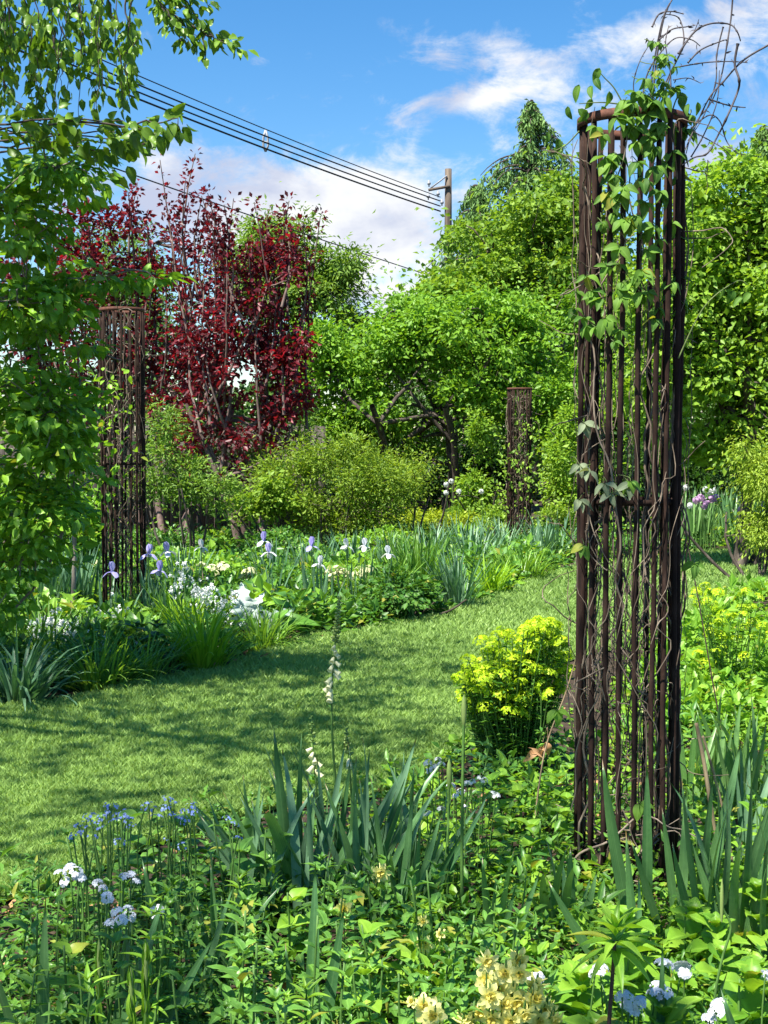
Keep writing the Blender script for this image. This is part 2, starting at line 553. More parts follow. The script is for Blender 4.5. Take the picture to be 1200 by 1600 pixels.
def petal_mat(name, c0, c1, trans=0.3):
    return leaf_mat(name, c0, c1, trans, 0.6, 0.25, rib=0, tint=(1, 1, 0.9))


M['white'] = petal_mat('petal_white', (0.62, 0.66, 0.66), (0.84, 0.85, 0.83))
M['bluewhite'] = petal_mat('petal_blue_white', (0.66, 0.68, 0.76), (0.86, 0.87, 0.90))
M['blue'] = petal_mat('petal_blue', (0.20, 0.30, 0.72), (0.42, 0.52, 0.88))
M['lav'] = petal_mat('petal_lavender', (0.30, 0.26, 0.66), (0.58, 0.56, 0.86))
M['yellow'] = petal_mat('petal_yellow', (0.72, 0.60, 0.06), (0.90, 0.82, 0.28))
M['paleyellow'] = petal_mat('petal_pale_yellow', (0.86, 0.80, 0.20), (0.95, 0.92, 0.42))
M['cream'] = petal_mat('petal_cream', (0.68, 0.68, 0.36), (0.84, 0.84, 0.56))
M['pink'] = petal_mat('petal_pink', (0.55, 0.30, 0.58), (0.80, 0.58, 0.80))
M['peach'] = petal_mat('petal_peach', (0.80, 0.52, 0.22), (0.88, 0.70, 0.40))
M['dry'] = petal_mat('dry_leaf', (0.30, 0.14, 0.06), (0.62, 0.36, 0.18))
M['bud'] = leaf_mat('bud_green', (0.16, 0.28, 0.06), (0.40, 0.50, 0.16), 0.3, 0.5, 0.3, rib=0)


# ================================================================== THE SETTING
def structure(o, label=None, cat=None):
    o['kind'] = 'structure'
    if label:
        o['label'] = label
    if cat:
        o['category'] = cat
    return o


def poly_mesh(name, pts, z, mat):
    tris = geometry.tessellate_polygon([[Vector((p[0], p[1], 0)) for p in pts]])
    me = bpy.data.meshes.new(name)
    me.from_pydata([(float(p[0]), float(p[1]), z) for p in pts], [], [tuple(t) for t in tris])
    me.materials.append(mat)
    me.update()
    if me.polygons and me.polygons[0].normal.z < 0:
        me.flip_normals()
    return me


gme = bpy.data.meshes.new('ground')
gme.from_pydata([(-400, -60, -0.01), (400, -60, -0.01), (400, 900, -0.01), (-400, 900, -0.01)], [], [(0, 1, 2, 3)])
gme.materials.append(M['soil'])
structure(obj('ground', gme), 'dark garden soil and mulch under the flower beds', 'soil')

edge_l = [(-400, 1135), (-150, 1120), (0, 1108), (90, 1100), (150, 1088), (215, 1072), (275, 1058), (345, 1052), (385, 1030), (440, 1012), (500, 992), (565, 986),
          (615, 968), (690, 958), (745, 938), (795, 920), (840, 902), (900, 886), (980, 874), (1080, 864), (1200, 857), (1400, 850)]
edge_r = [(1400, 905), (1200, 915), (1120, 965), (1040, 1010), (960, 1015), (880, 1035), (800, 1110), (735, 1165), (660, 1215), (560, 1255), (440, 1262), (370, 1282),
          (250, 1318), (120, 1378), (0, 1410), (-200, 1450), (-500, 1480)]
LAWN = [G(*p)[:2] for p in edge_l + edge_r]
lawn = obj('lawn', poly_mesh('lawn', LAWN, 0.0, M['turf']))
structure(lawn, 'mown green lawn path curving between the flower beds', 'lawn')


def in_poly(P, poly):
    x, y = P[:, 0], P[:, 1]
    r = np.zeros(len(P), bool)
    j = len(poly) - 1
    for i in range(len(poly)):
        xi, yi = poly[i]
        xj, yj = poly[j]
        c = ((yi > y) != (yj > y)) & (x < (xj - xi) * (y - yi) / (yj - yi + 1e-12) + xi)
        r ^= c
        j = i
    return r


def in_view(P, mx=1.15):
    """roughly inside the picture, with a margin for a step to the side"""
    return np.abs(P[:, 0]) < (600 / F * mx) * np.maximum(P[:, 1], 0.1) + 0.5


def lawn_grass(n):
    mb = MB()
    parts = []
    got = 0
    while got < n:
        # even in picture height: dense near, thinner far
        d = 1.0 / rng.uniform(1 / 26.0, 1 / 4.3, 200000)
        x = rng.uniform(-0.36, 0.36, 200000) * d
        P = np.stack([x, d, np.zeros_like(d)], 1)
        P = P[in_poly(P, LAWN)]
        parts.append(P)
        got += len(P)
    P = np.concatenate(parts)[:n]
    d = P[:, 1]
    h = rng.uniform(0.022, 0.055, n) * (0.8 + 0.03 * d)
    w = (0.0018 + 0.00034 * d) * rng.uniform(0.8, 1.3, n)
    a = rng.uniform(0, 2 * math.pi, n)
    t = rng.uniform(0, 2 * math.pi, n)
    ln = rng.uniform(0.1, 0.9, n) * h
    side = np.stack([np.cos(a), np.sin(a), np.zeros(n)], 1) * w[:, None]
    tipv = P + np.stack([np.cos(t) * ln, np.sin(t) * ln, h], 1)
    # bent blade: two triangles sharing the middle
    midp = P + np.stack([np.cos(t) * ln * 0.3, np.sin(t) * ln * 0.3, h * 0.6], 1)
    V = np.stack([P - side, P + side, midp + side * 0.7, tipv], 1).reshape(-1, 3)
    i = np.arange(n)[:, None] * 4
    T = np.concatenate([i + np.array([[0, 1, 2]]), i + np.array([[0, 2, 3]])])
    patch = 0.5 + 0.28 * np.sin(P[:, 0] * 2.1 + 1.3 * np.sin(P[:, 1] * 0.9)) * np.sin(P[:, 1] * 1.7 + P[:, 0])
    v = np.clip(0.55 * patch + 0.5 * rng.random(n), 0, 1)
    C = np.repeat(np.stack([v, np.full(n, .5), np.full(n, .5)], 1), 4, 0)
    mb.add(V, T, C)
    o = obj('lawn_grass', mb.mesh('lawn_grass', M['grass']))
    o['kind'] = 'stuff'
    o['label'] = 'short mown grass blades covering the lawn path'
    o['category'] = 'grass'


lawn_grass(340000)


# ------------------------------------------------------------------ trees
def curve_pts(a, b, n, bow, r=None):
    r = r or rng
    t = np.linspace(0, 1, n)[:, None]
    a, b = np.asarray(a, float), np.asarray(b, float)
    L = np.linalg.norm(b - a)
    off = r.normal(0, 1, 3) * bow * L
    return a + (b - a) * t + off * np.sin(math.pi * t) + r.normal(0, bow * 0.12 * L, (n, 3)) * np.sin(math.pi * t)


def sample_clusters(blobs, n, shell):
    w = np.array([b[2] if len(b) > 2 else 1.0 for b in blobs])
    k = rng.choice(len(blobs), n, p=w / w.sum())
    u = nrm(rng.normal(0, 1, (n, 3)))
    rad = shell + (1 - shell) * rng.random(n) ** 0.7
    # uneven outline: lobes and a few sprays that stick out
    ph = rng.uniform(0, 6.28, (len(blobs), 3))[k]
    rad *= 1 + 0.16 * np.sin(4.1 * u[:, 0] + ph[:, 0]) * np.sin(3.7 * u[:, 2] + ph[:, 1]) + 0.10 * np.sin(7 * u[:, 1] + 6 * u[:, 2] + ph[:, 2])
    rad *= np.where(rng.random(n) < 0.10, rng.uniform(1.1, 1.4, n), 1.0)
    Cc = np.array([b[0] for b in blobs])[k]
    R = np.array([b[1] for b in blobs])[k]
    return Cc + u * R * rad[:, None], u, k


def leaf_set(P, out, lpc, clr, flat, droop, rnd, up):
    n = len(P)
    off = rng.normal(0, 1, (n, lpc, 3))
    off = nrm(off) * (rng.random((n, lpc, 1)) ** 0.5)
    sz = rng.uniform(0.6, 1.35, (n, 1, 1))
    off = off * np.array([clr, clr, clr * flat]) * sz
    # sprays sag outwards from their twig
    off[:, :, 2] -= droop * 0.35 * np.linalg.norm(off[:, :, :2], axis=2) / max(clr, 1e-6) * clr
    pos = P[:, None] + off
    D = nrm(off * np.array([1, 1, 0.3]) + out[:, None] * clr * 0.5) + rng.normal(0, 0.45, (n, lpc, 3))
    D[:, :, 2] -= droop
    N = np.array([0, 0, up]) + rng.normal(0, rnd, (n, lpc, 3)) + out[:, None] * 0.5
    v = 0.45 * rng.random((n, 1)) + 0.55 * rng.random((n, lpc))
    return pos.reshape(-1, 3), D.reshape(-1, 3), N.reshape(-1, 3), v.ravel()


def make_tree(name, label, cat, base, blobs, ncl, lpc, size, mat, tm=RH, clr=0.35, flat=0.4, shell=0.55, droop=0.25, rnd=0.55, up=1.0,
              trunk_r=0.1, bark='bark', stems=1, group=None, twigs=160, spread=0.25, crown_name='crown', single=0, single_tm=None, bow=0.06, sub=0, seed=0):
    global rng
    rng = np.random.default_rng(zlib.crc32((label + str(seed)).encode()))     # each tree keeps its own shape
    root = thing(name, label, cat, base, group)
    base = np.asarray(base, float)
    cen = np.mean([b[0] for b in blobs], axis=0)
    wd = MB()
    nodes = []
    limbs = [b[0] for b in blobs]
    for s in range(stems):
        bx = rng.normal(0, spread, 2) if stems > 1 else np.zeros(2)
        st = base + np.array([bx[0] * 0.4, bx[1] * 0.4, -0.05])
        top = np.array([base[0] + bx[0] * 1.6 + (cen[0] - base[0]) * 0.55, base[1] + bx[1] * 1.6 + (cen[1] - base[1]) * 0.55, cen[2] * 0.8])
        p = curve_pts(st, top, 9, bow)
        wd.tube(p, np.linspace(trunk_r, trunk_r * 0.55, 9), 8)
        nodes.append(p[4:])
        mine = [limbs[i] for i in range(s, len(limbs), stems)]
        for lb in mine:
            q0 = p[rng.integers(4, 8)]
            q = curve_pts(q0, lb, 7, 0.1)
            wd.tube(q, np.linspace(trunk_r * 0.5, trunk_r * 0.16, 7), 6)
            nodes.append(q[2:])
    nodes = np.concatenate(nodes)
    if sub:
        fine_ = []
        for b in blobs:
            for _ in range(sub):
                u = nrm(rng.normal(0, 1, 3))
                f = rng.uniform(.28, .55)
                fine_.append((b[0] + u * b[1] * rng.uniform(.3, .95), b[1] * f * np.array([1, 1, rng.uniform(.6, 1.1)]), (b[2] if len(b) > 2 else 1.0) * f * f))
        blobs = fine_
    P, out, k = sample_clusters(blobs, ncl, shell)
    keep = P[:, 2] > 0.1
    P, out = P[keep], out[keep]
    for i in rng.permutation(len(P))[:twigs]:
        q0 = nodes[np.argmin(np.linalg.norm(nodes - P[i], axis=1) + rng.random(len(nodes)) * 0.3)]
        q = curve_pts(q0, P[i], 5, 0.1)
        wd.tube(q, np.linspace(trunk_r * 0.15 + 0.004, 0.004, 5), 4)
    obj('trunk', wd.mesh('trunk', M[bark], True), root, None).matrix_basis = Matrix.Translation(-Vector(base))
    pos, D, N, v = leaf_set(P, out, lpc, clr, flat, droop, rnd, up)
    n = len(pos)
    if sub:     # loose leaves between the sprays
        k = rng.random(n) < .2
        pos[k] += rng.normal(0, 1, (k.sum(), 3)) * clr * .9
    S = size * rng.uniform(0.5, 1.45, n)
    mask = np.ones(n, bool)
    if single:
        # the leaves that show largest stand alone as parts
        ang = np.abs(pos[:, 0] / np.maximum(pos[:, 1], .5))
        el = (pos[:, 2] - EYE) / np.maximum(pos[:, 1], .5)
        vis = np.where((ang < 0.27) & (el < 0.30))[0]
        pick = vis[np.argsort(pos[vis, 1] / S[vis])][:single]
        mask[pick] = False
        lm = MB()
        lm.inst(single_tm or tm, [[0, 0, 0]], [[0, 1, 0]], [[0, 0, 1]], 1.0, 0.5)
        me = lm.mesh('leaf', M[mat], True)
        for i in pick:
            obj('leaf', me, root, mat=frame(pos[i] - base, D[i], N[i], S[i]))
    mb = MB()
    mb.inst(tm, pos[mask] - base, D[mask], N[mask], S[mask], v[mask])
    co = obj(crown_name, mb.mesh('crown', M[mat]), root)
    return root


def blob(px, py, d, rx, ry, rd, w=1.0):
    """crown ellipsoid: centre pixel, distance, half sizes in pixels (seen) and metres (depth)"""
    return (A(px, py, d), np.array([rx * d / F, rd, ry * d / F]), w)


def ground_at(px, d):
    p = A(px, 900, d)
    return np.array([p[0], d, 0.0])


# far trees
make_tree('pale_green_tree', 'tall pale green tree far behind the maroon trees', 'tree', ground_at(450, 46),
          [blob(452, 395, 46, 66, 62, 1.6, 1.6), blob(505, 450, 46, 66, 62, 1.6, 1.4), blob(470, 460, 46, 80, 60, 1.6, 1.2), blob(400, 440, 46, 45, 50, 1.3, .7), blob(540, 510, 46, 55, 60, 1.5, .8), blob(430, 520, 46, 100, 70, 1.6, 1)],
          640, 46, 0.18, 'pale', RHN, 0.45, 0.6, 0.3, sub=9, trunk_r=0.22, twigs=60)
make_tree('pale_green_tree', 'pale green tree behind the left maroon tree', 'tree', ground_at(190, 44),
          [blob(190, 430, 44, 75, 75, 1.5, 1), blob(120, 470, 44, 70, 90, 1.5, 1), blob(260, 480, 44, 60, 70, 1.4, .7)],
          260, 46, 0.16, 'pale', RHN, 0.5, 0.6, 0.5, trunk_r=0.2, twigs=50)


def conifer(px, d, ytop, label, width, seed_x=0.0):
    base = ground_at(px, d)
    H = A(px, ytop, d)[2]
    root = thing('weeping_conifer', label, 'conifer', base)
    wd = MB()
    t = np.linspace(0, 1, 12)
    tr = np.stack([0.12 * np.sin(t * 5 + seed_x), 0.1 * np.cos(t * 4), t * H * 0.98], 1)
    wd.tube(tr, np.linspace(0.2, 0.02, 12), 8)
    mb = MB()
    P, D, N, V = [], [], [], []
    for i in range(190):
        f = rng.random() ** 0.7
        z = H * (0.16 + 0.83 * f)
        reach = width * min((1 - f) * 1.15, (1 - f) ** 0.7) * rng.uniform(0.2, 1.35) + 0.12
        a = rng.uniform(0, 2 * math.pi)
        s = np.linspace(0, 1, 9)
        x = reach * s
        zz = z + reach * (0.45 * s - 0.75 * s ** 2.2)
        q = np.stack([np.cos(a) * x, np.sin(a) * x, zz], 1)
        wd.tube(q, np.linspace(0.035, 0.008, 9), 4)
        nh = int(4 + reach * 4)
        for h in range(nh):
            ss = rng.uniform(0.15, 1.0)
            o = np.array([np.interp(ss, s, q[:, j]) for j in range(3)])
            ln = rng.uniform(0.3, 0.95) * (0.45 + 0.55 * (1 - f))
            m = 14
            tt = np.sort(rng.random(m))
            pp = o + np.stack([np.cos(a) * 0.1 * tt + rng.normal(0, .05, m), np.sin(a) * 0.1 * tt + rng.normal(0, .05, m), -ln * tt], 1)
            P.append(pp)
            dd = rng.normal(0, 0.5, (m, 3))
            dd[:, 2] -= 1.0
            D.append(dd)
            N.append(rng.normal(0, 1, (m, 3)) + [0, -0.3, 0.5])
            V.append(np.full(m, rng.random() * 0.6) + rng.random(m) * 0.4)
    mb.inst(RHN, np.concatenate(P), np.concatenate(D), np.concatenate(N), rng.uniform(0.09, 0.19, sum(map(len, P))), np.concatenate(V))
    obj('trunk', wd.mesh('trunk', M['bark'], True), root)
    obj('crown', mb.mesh('crown', M['conifer']), root)


conifer(828, 36, 150, 'tall dark weeping conifer rising behind the bright green trees', 4.6)
conifer(742, 38, 285, 'shorter weeping conifer beside the utility pole', 3.6, 2.0)
conifer(1185, 34, 190, 'dark weeping conifer behind the right-hand yellow-green tree', 2.0, 4.0)

make_tree('bright_green_tree', 'bright yellow-green layered tree between the conifer and the rusty column', 'tree', ground_at(760, 30),
          [blob(770, 400, 30, 80, 55, 1.4), blob(835, 360, 30, 70, 58, 1.4), blob(880, 420, 30, 80, 90, 1.4), blob(705, 465, 30, 65, 50, 1.3), blob(800, 480, 30, 110, 70, 1.5), blob(900, 330, 30, 60, 60, 1.2, .7),
           blob(960, 500, 30, 80, 100, 1.3, .8), blob(740, 520, 30, 120, 60, 1.4, .8), blob(860, 520, 30, 120, 70, 1.4, .8), blob(930, 400, 30, 70, 80, 1.3, .7), blob(650, 510, 30, 50, 35, 1.0, .5)],
          1000, 36, 0.125, 'bright', RH, 0.38, 0.42, 0.25, droop=0.3, rnd=.75, sub=12, trunk_r=0.16, twigs=160)
make_tree('apple_tree', 'dense mid-green spreading tree with dark crooked trunks over shade', 'tree', G(690, 826),
          [blob(600, 560, 24, 100, 75, 1.3, 1.2), blob(690, 530, 24, 110, 65, 1.4, 1.2), blob(790, 560, 24, 95, 75, 1.4, 1.1), blob(530, 600, 24, 55, 75, 1.0, .7), blob(590, 650, 24, 65, 45, 1.0, .6),
           blob(760, 620, 24, 90, 40, 1.2, .7), blob(860, 620, 24, 70, 70, 1.2, .8), blob(630, 490, 24, 65, 35, 1.0, .6), blob(740, 490, 24, 70, 35, 1.0, .6), blob(870, 700, 24, 50, 60, 1.0, .45), blob(520, 680, 24, 45, 40, .8, .4), blob(640, 690, 24, 50, 30, .8, .3), blob(820, 500, 24, 60, 40, 1.0, .6), blob(505, 560, 24, 35, 60, .8, .4)],
          1500, 34, 0.088, 'apple', RH, 0.27, 0.55, 0.25, droop=0.25, rnd=.8, sub=12, trunk_r=0.085, stems=4, spread=0.45, twigs=260, bow=0.09)
make_tree('yellow_green_tree', 'broad yellow-green layered tree right of the tall rusty column', 'tree', ground_at(1150, 17),
          [blob(1120, 420, 17, 80, 60, 1.0), blob(1200, 330, 17, 90, 75, 1.1), blob(1190, 470, 17, 110, 80, 1.2), blob(1100, 530, 17, 80, 70, 1.0), blob(1220, 590, 17, 110, 80, 1.2), blob(1120, 620, 17, 80, 50, 1.0, .8),
           blob(1040, 480, 17, 70, 120, 1.0, .8), blob(1300, 430, 17, 110, 140, 1.2, 1), blob(1350, 600, 17, 110, 100, 1.2, .8), blob(1010, 590, 17, 60, 70, .9, .6), blob(1090, 690, 17, 70, 40, .9, .5), blob(1180, 680, 17, 70, 40, .9, .5), blob(1160, 270, 17, 50, 30, .7, .3), blob(1090, 330, 17, 45, 50, .8, .5)],
          1450, 30, 0.088, 'dogwood', RH, 0.25, 0.4, 0.25, droop=0.3, rnd=.75, sub=12, trunk_r=0.085, stems=3, spread=0.3, twigs=260, bow=0.1)

make_tree('green_tree', 'mid-green tree filling the gap directly behind the tall column', 'tree', ground_at(965, 26),
          [blob(960, 560, 26, 80, 90, 1.2), blob(910, 640, 26, 70, 70, 1.1), blob(1010, 640, 26, 80, 80, 1.2), blob(930, 480, 26, 60, 70, 1.0), blob(1040, 560, 26, 60, 90, 1.0), blob(960, 720, 26, 80, 50, 1.0, .7)],
          650, 36, 0.09, 'apple', RH, 0.3, 0.7, 0.25, sub=10, trunk_r=0.09, stems=2, twigs=120)

# maroon trees
def maroon(label, base, blobs, ncl, whips, xr, nw):
    root = make_tree('maroon_tree', label, 'tree', base, blobs, int(ncl * 1.55), 13, 0.085, 'maroon', RH, 0.15, 1.1, 0.1, droop=0.2, rnd=0.9, up=0.6, sub=4, trunk_r=0.055, bark='bark_purple', stems=4, spread=0.35, twigs=140, bow=0.08)
    d = base[1]
    wd, mb = MB(), MB()
    for _ in range(nw):
        x0 = rng.uniform(*xr)
        x1 = x0 + (x0 - 0.5 * (xr[0] + xr[1])) * .25 + rng.normal(0, 22)
        y1 = rng.uniform(300, 470)
        whips.append((x0, rng.uniform(560, 690), x1, y1, .1))
    for (x0, y0, x1, y1, *t0) in whips:
        a, b = A(x0, y0, d + rng.uniform(-.4, .4)) - base, A(x1, y1, d + rng.uniform(-.6, .6)) - base
        q = curve_pts(a, b, 9, 0.05)
        wd.tube(q, np.linspace(0.022, 0.006, 9), 5)
        t0 = t0[0] if t0 else .45
        for t in np.linspace(t0, 1.0, 7 if t0 > .3 else 13):
            c = np.array([np.interp(t, np.linspace(0, 1, 9), q[:, j]) for j in range(3)])
            n = 14 if rng.random() > .35 else 4
            off = nrm(rng.normal(0, 1, (n, 3)))
            mb.inst(RH, c + off * 0.07, off + [0, 0, .15], rng.normal(0, .6, (n, 3)) + [0, 0, 1], rng.uniform(0.06, 0.1, n), rng.random(n) * 0.6)
    o = obj('whip_shoots', wd.mesh('whip_shoots', M['bark_purple'], True), root)
    o = obj('whip_leaves', mb.mesh('whip_leaves', M['maroon']), root)
    o['kind'] = 'stuff'


maroon('maroon-leaved tree with tall bare whips behind the ivy-hung middle column', ground_at(260, 20.5),
       [blob(215, 430, 20.5, 90, 45, .8), blob(110, 420, 20.5, 60, 50, .7, .6), blob(290, 500, 20.5, 60, 70, .8), blob(280, 600, 20.5, 45, 70, .7), blob(70, 520, 20.5, 55, 50, .7, .6), blob(150, 550, 20.5, 45, 50, .7, .5),
        blob(170, 350, 20.5, 60, 30, .6, .45), blob(265, 680, 20.5, 35, 45, .5, .35), blob(20, 430, 20.5, 50, 60, .6, .5), blob(140, 400, 20.5, 60, 50, .6, .7), blob(300, 700, 20.5, 45, 45, .5, .5), blob(255, 640, 20.5, 45, 60, .5, .5), blob(90, 340, 20.5, 70, 40, .6, .4), blob(150, 480, 20.5, 80, 60, .7, .8), blob(60, 600, 20.5, 60, 60, .6, .5), blob(225, 560, 20.5, 50, 80, .6, .6), blob(240, 380, 20.5, 60, 50, .6, .6)],
       270, [(290, 480, 250, 250), (290, 470, 305, 240), (300, 470, 290, 280), (200, 430, 215, 285), (210, 430, 200, 300), (320, 480, 330, 330), (310, 470, 315, 310), (270, 450, 262, 330), (150, 420, 135, 320), (100, 400, 95, 330), (340, 500, 352, 350)], (20, 340), 34)
maroon('maroon-leaved tree with pale upright stems before the grey fence', ground_at(405, 19.5),
       [blob(430, 450, 19.5, 40, 60, .6), blob(380, 530, 19.5, 55, 60, .7), blob(440, 540, 19.5, 50, 60, .7), blob(350, 590, 19.5, 50, 55, .7), blob(430, 630, 19.5, 45, 35, .6, .7), blob(370, 750, 19.5, 28, 35, .4, .4),
        blob(360, 450, 19.5, 35, 50, .5, .5), blob(470, 540, 19.5, 25, 40, .5, .4), blob(330, 520, 19.5, 50, 60, .6, .7), blob(460, 620, 19.5, 40, 40, .5, .5), blob(370, 680, 19.5, 45, 50, .5, .6), blob(430, 680, 19.5, 40, 35, .5, .4), blob(310, 660, 19.5, 40, 40, .5, .35), blob(440, 390, 19.5, 30, 40, .5, .4)],
       215, [(440, 480, 443, 330), (430, 470, 405, 350), (380, 500, 365, 310), (360, 500, 350, 320), (450, 500, 455, 370), (400, 480, 390, 390)], (310, 485), 20)

# hedge mass that closes the garden behind the trees
def hedge_mass():
    mb = MB()
    n = 60000
    x = rng.uniform(-22, 22, n)
    top = 3.6 + 1.0 * np.sin(x * 0.7) + 0.6 * np.sin(x * 1.9 + 1)
    z = top * rng.random(n) ** 0.75
    y = 40 + rng.normal(0, 0.5, n) - 1.2 * (1 - z / top) + 0.8 * np.sin(x * 1.3)
    D = rng.normal(0, 0.7, (n, 3)) + [0, -.4, -.1]
    N = rng.normal(0, 0.7, (n, 3)) + [0, -.5, .8]
    k = (np.floor(x * 1.4) * 37 + np.floor(z * 2) * 91) % 17 / 17
    mb.inst(RH, np.stack([x, y, z], 1), D, N, rng.uniform(0.12, 0.26, n), np.clip(0.5 * k + 0.5 * rng.random(n), 0, 1))
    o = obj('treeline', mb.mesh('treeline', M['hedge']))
    o['kind'] = 'stuff'
    o['label'] = 'dark leafy wood closing off the garden behind the trees'
    o['category'] = 'woodland'


hedge_mass()


def fence(x0, x1, y):
    root = thing('wooden_fence', 'weathered grey board fence behind the maroon trees', 'fence', (x0, y, 0))
    plank = MB()
    plank.box((0, 0, 0.05), (0.135, 0.022, 1.78))
    pm = plank.mesh('plank', M['fence'])
    n = int((x1 - x0) / 0.142)
    for i in range(n):
        o = obj('plank', pm, root, (i * 0.142, rng.uniform(-.006, .006), rng.uniform(-.03, .02)))
        o.rotation_euler = (0, rng.normal(0, 0.006), 0)
    r = MB()
    r.box((0, 0.03, 0), (x1 - x0, 0.075, 0.09))
    rm = r.mesh('rail', M['fence'])
    for z in (0.35, 1.45):
        obj('rail', rm, root, (0, 0, z))


fence(A(-60, 700, 23)[0], A(520, 700, 23)[0], 23)


# shrubs in the middle distance
def shrub(name, label, cat, px, d, blobs, ncl, lpc, size, mat, tm=RH, clr=0.2, flat=0.7, shell=0.5, twigs=60, group=None, droop=0.1, up=0.8, rnd=0.7, bark='bark'):
    return make_tree(name, label, cat, ground_at(px, d), [blob(*b[:2], d, *b[2:]) for b in blobs], ncl, lpc, size, M and mat, tm, clr, flat, shell, droop, rnd, up,
                     trunk_r=0.02, bark=bark, stems=6, spread=0.25, twigs=twigs, crown_name='foliage', group=group, bow=0.06, sub=6)


shrub('feathery_shrub', 'fine-leaved yellowish shrub below the maroon tree with pale stems', 'shrub', 510, 18.5, [(470, 750, 55, 60, .6), (540, 750, 60, 70, .6), (600, 775, 50, 55, .5), (520, 715, 50, 35, .4, .6), (500, 800, 80, 35, .5, .7), (580, 810, 60, 30, .5, .5), (440, 770, 30, 50, .4, .5)], 620, 34, 0.055, 'spirea', RHN, 0.2, 0.9, 0.3)
shrub('feathery_shrub', 'fine-leaved shrub under the edge of the spreading green tree', 'shrub', 640, 20, [(640, 760, 45, 45, .5), (600, 740, 35, 35, .5)], 150, 34, 0.055, 'spirea', RHN, 0.2, 0.9, 0.3)
shrub('lime_shrub', 'lime-green shrub at the foot of the pale-stemmed maroon tree', 'shrub', 430, 18, [(430, 770, 30, 35, .4), (395, 795, 35, 25, .4)], 100, 30, 0.06, 'bright', RH, 0.15, 0.8, 0.4)
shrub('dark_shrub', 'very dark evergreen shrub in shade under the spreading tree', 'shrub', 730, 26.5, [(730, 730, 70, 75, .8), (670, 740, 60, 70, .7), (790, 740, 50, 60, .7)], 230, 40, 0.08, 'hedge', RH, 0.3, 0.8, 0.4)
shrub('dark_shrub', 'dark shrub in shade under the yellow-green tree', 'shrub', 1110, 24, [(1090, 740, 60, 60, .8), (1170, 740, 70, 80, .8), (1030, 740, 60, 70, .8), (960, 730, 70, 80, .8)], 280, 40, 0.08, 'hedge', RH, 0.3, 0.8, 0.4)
shrub('weeping_shrub', 'yellow-green weeping shrub at the right edge beyond the pink alliums', 'shrub', 1185, 15.5, [(1180, 745, 35, 60, .4), (1215, 730, 45, 70, .5), (1185, 815, 35, 40, .4), (1220, 820, 40, 40, .4)], 260, 36, 0.05, 'spirea', RHN, 0.14, 1.4, 0.3, droop=0.8)
shrub('green_shrub', 'leafy green shrub left of the small far column', 'shrub', 765, 22.6, [(758, 690, 22, 50, .3), (755, 770, 26, 40, .3), (735, 790, 35, 25, .3)], 150, 30, 0.06, 'dogwood', RH, 0.16, 0.8, 0.4)
shrub('green_shrub', 'leafy green shrub right of the small far column', 'shrub', 880, 22.6, [(880, 690, 32, 80, .4), (880, 770, 36, 45, .4), (900, 740, 40, 60, .4)], 220, 30, 0.06, 'dogwood', RH, 0.16, 0.8, 0.4)
shrub('mixed_shrub', 'grey-green shrub between the middle column and the pale-stemmed maroon tree', 'shrub', 300, 17, [(270, 740, 60, 50, .5), (320, 760, 50, 40, .4), (240, 690, 40, 60, .4, .6)], 190, 32, 0.06, 'pale', RHN, 0.17, 0.8, 0.3)
shrub('green_shrub', 'deep green shrub behind the thin left trunk', 'shrub', 70, 14, [(60, 800, 80, 70, .5), (0, 780, 70, 90, .5), (130, 810, 40, 50, .4)], 260, 34, 0.06, 'bush', RH, 0.18, 0.7, 0.4)

shrub('mixed_shrub', 'grey-green shrub with light leaves close before the grey fence', 'shrub', 350, 21.5, [(345, 690, 45, 60, .5), (320, 720, 40, 50, .4), (400, 710, 30, 50, .4), (470, 690, 40, 60, .4), (140, 700, 60, 50, .4)], 240, 32, 0.07, 'pale', RHN, 0.2, 0.8, 0.3)
# near left tree whose sprays fill the left edge
make_tree('leafy_tree', 'green leafy small tree with layered sprays at the left edge', 'tree', ground_at(-200, 8.8),
          [blob(20, 340, 8.4, 75, 75, .5, 1.0), blob(90, 260, 8.2, 70, 45, .5, .9), blob(40, 470, 8.3, 80, 55, .5, 1.0), blob(20, 600, 8.5, 80, 70, .5, 1.1), blob(85, 640, 8.4, 50, 60, .45, .9), blob(60, 740, 8.6, 60, 60, .5, .8),
           blob(20, 830, 8.7, 60, 60, .5, .7), blob(-60, 450, 8.5, 70, 200, .7, .45), blob(170, 432, 8.3, 75, 8, .3, .2), blob(120, 540, 8.5, 20, 25, .3, .2), blob(95, 700, 8.4, 35, 30, .3, .4), blob(-30, 700, 8.6, 80, 100, .6, .4), blob(30, 870, 8.8, 80, 50, .5, .7), blob(70, 800, 8.5, 60, 50, .4, .7), blob(-10, 930, 8.9, 70, 40, .4, .4)],
          430, 16, 0.078, 'bush', OV, 0.16, 0.22, 0.35, droop=0.35, rnd=0.5, trunk_r=0.011, stems=3, bark='bark_pale', spread=0.3, twigs=200, single=260, single_tm=OVF, bow=0.07)


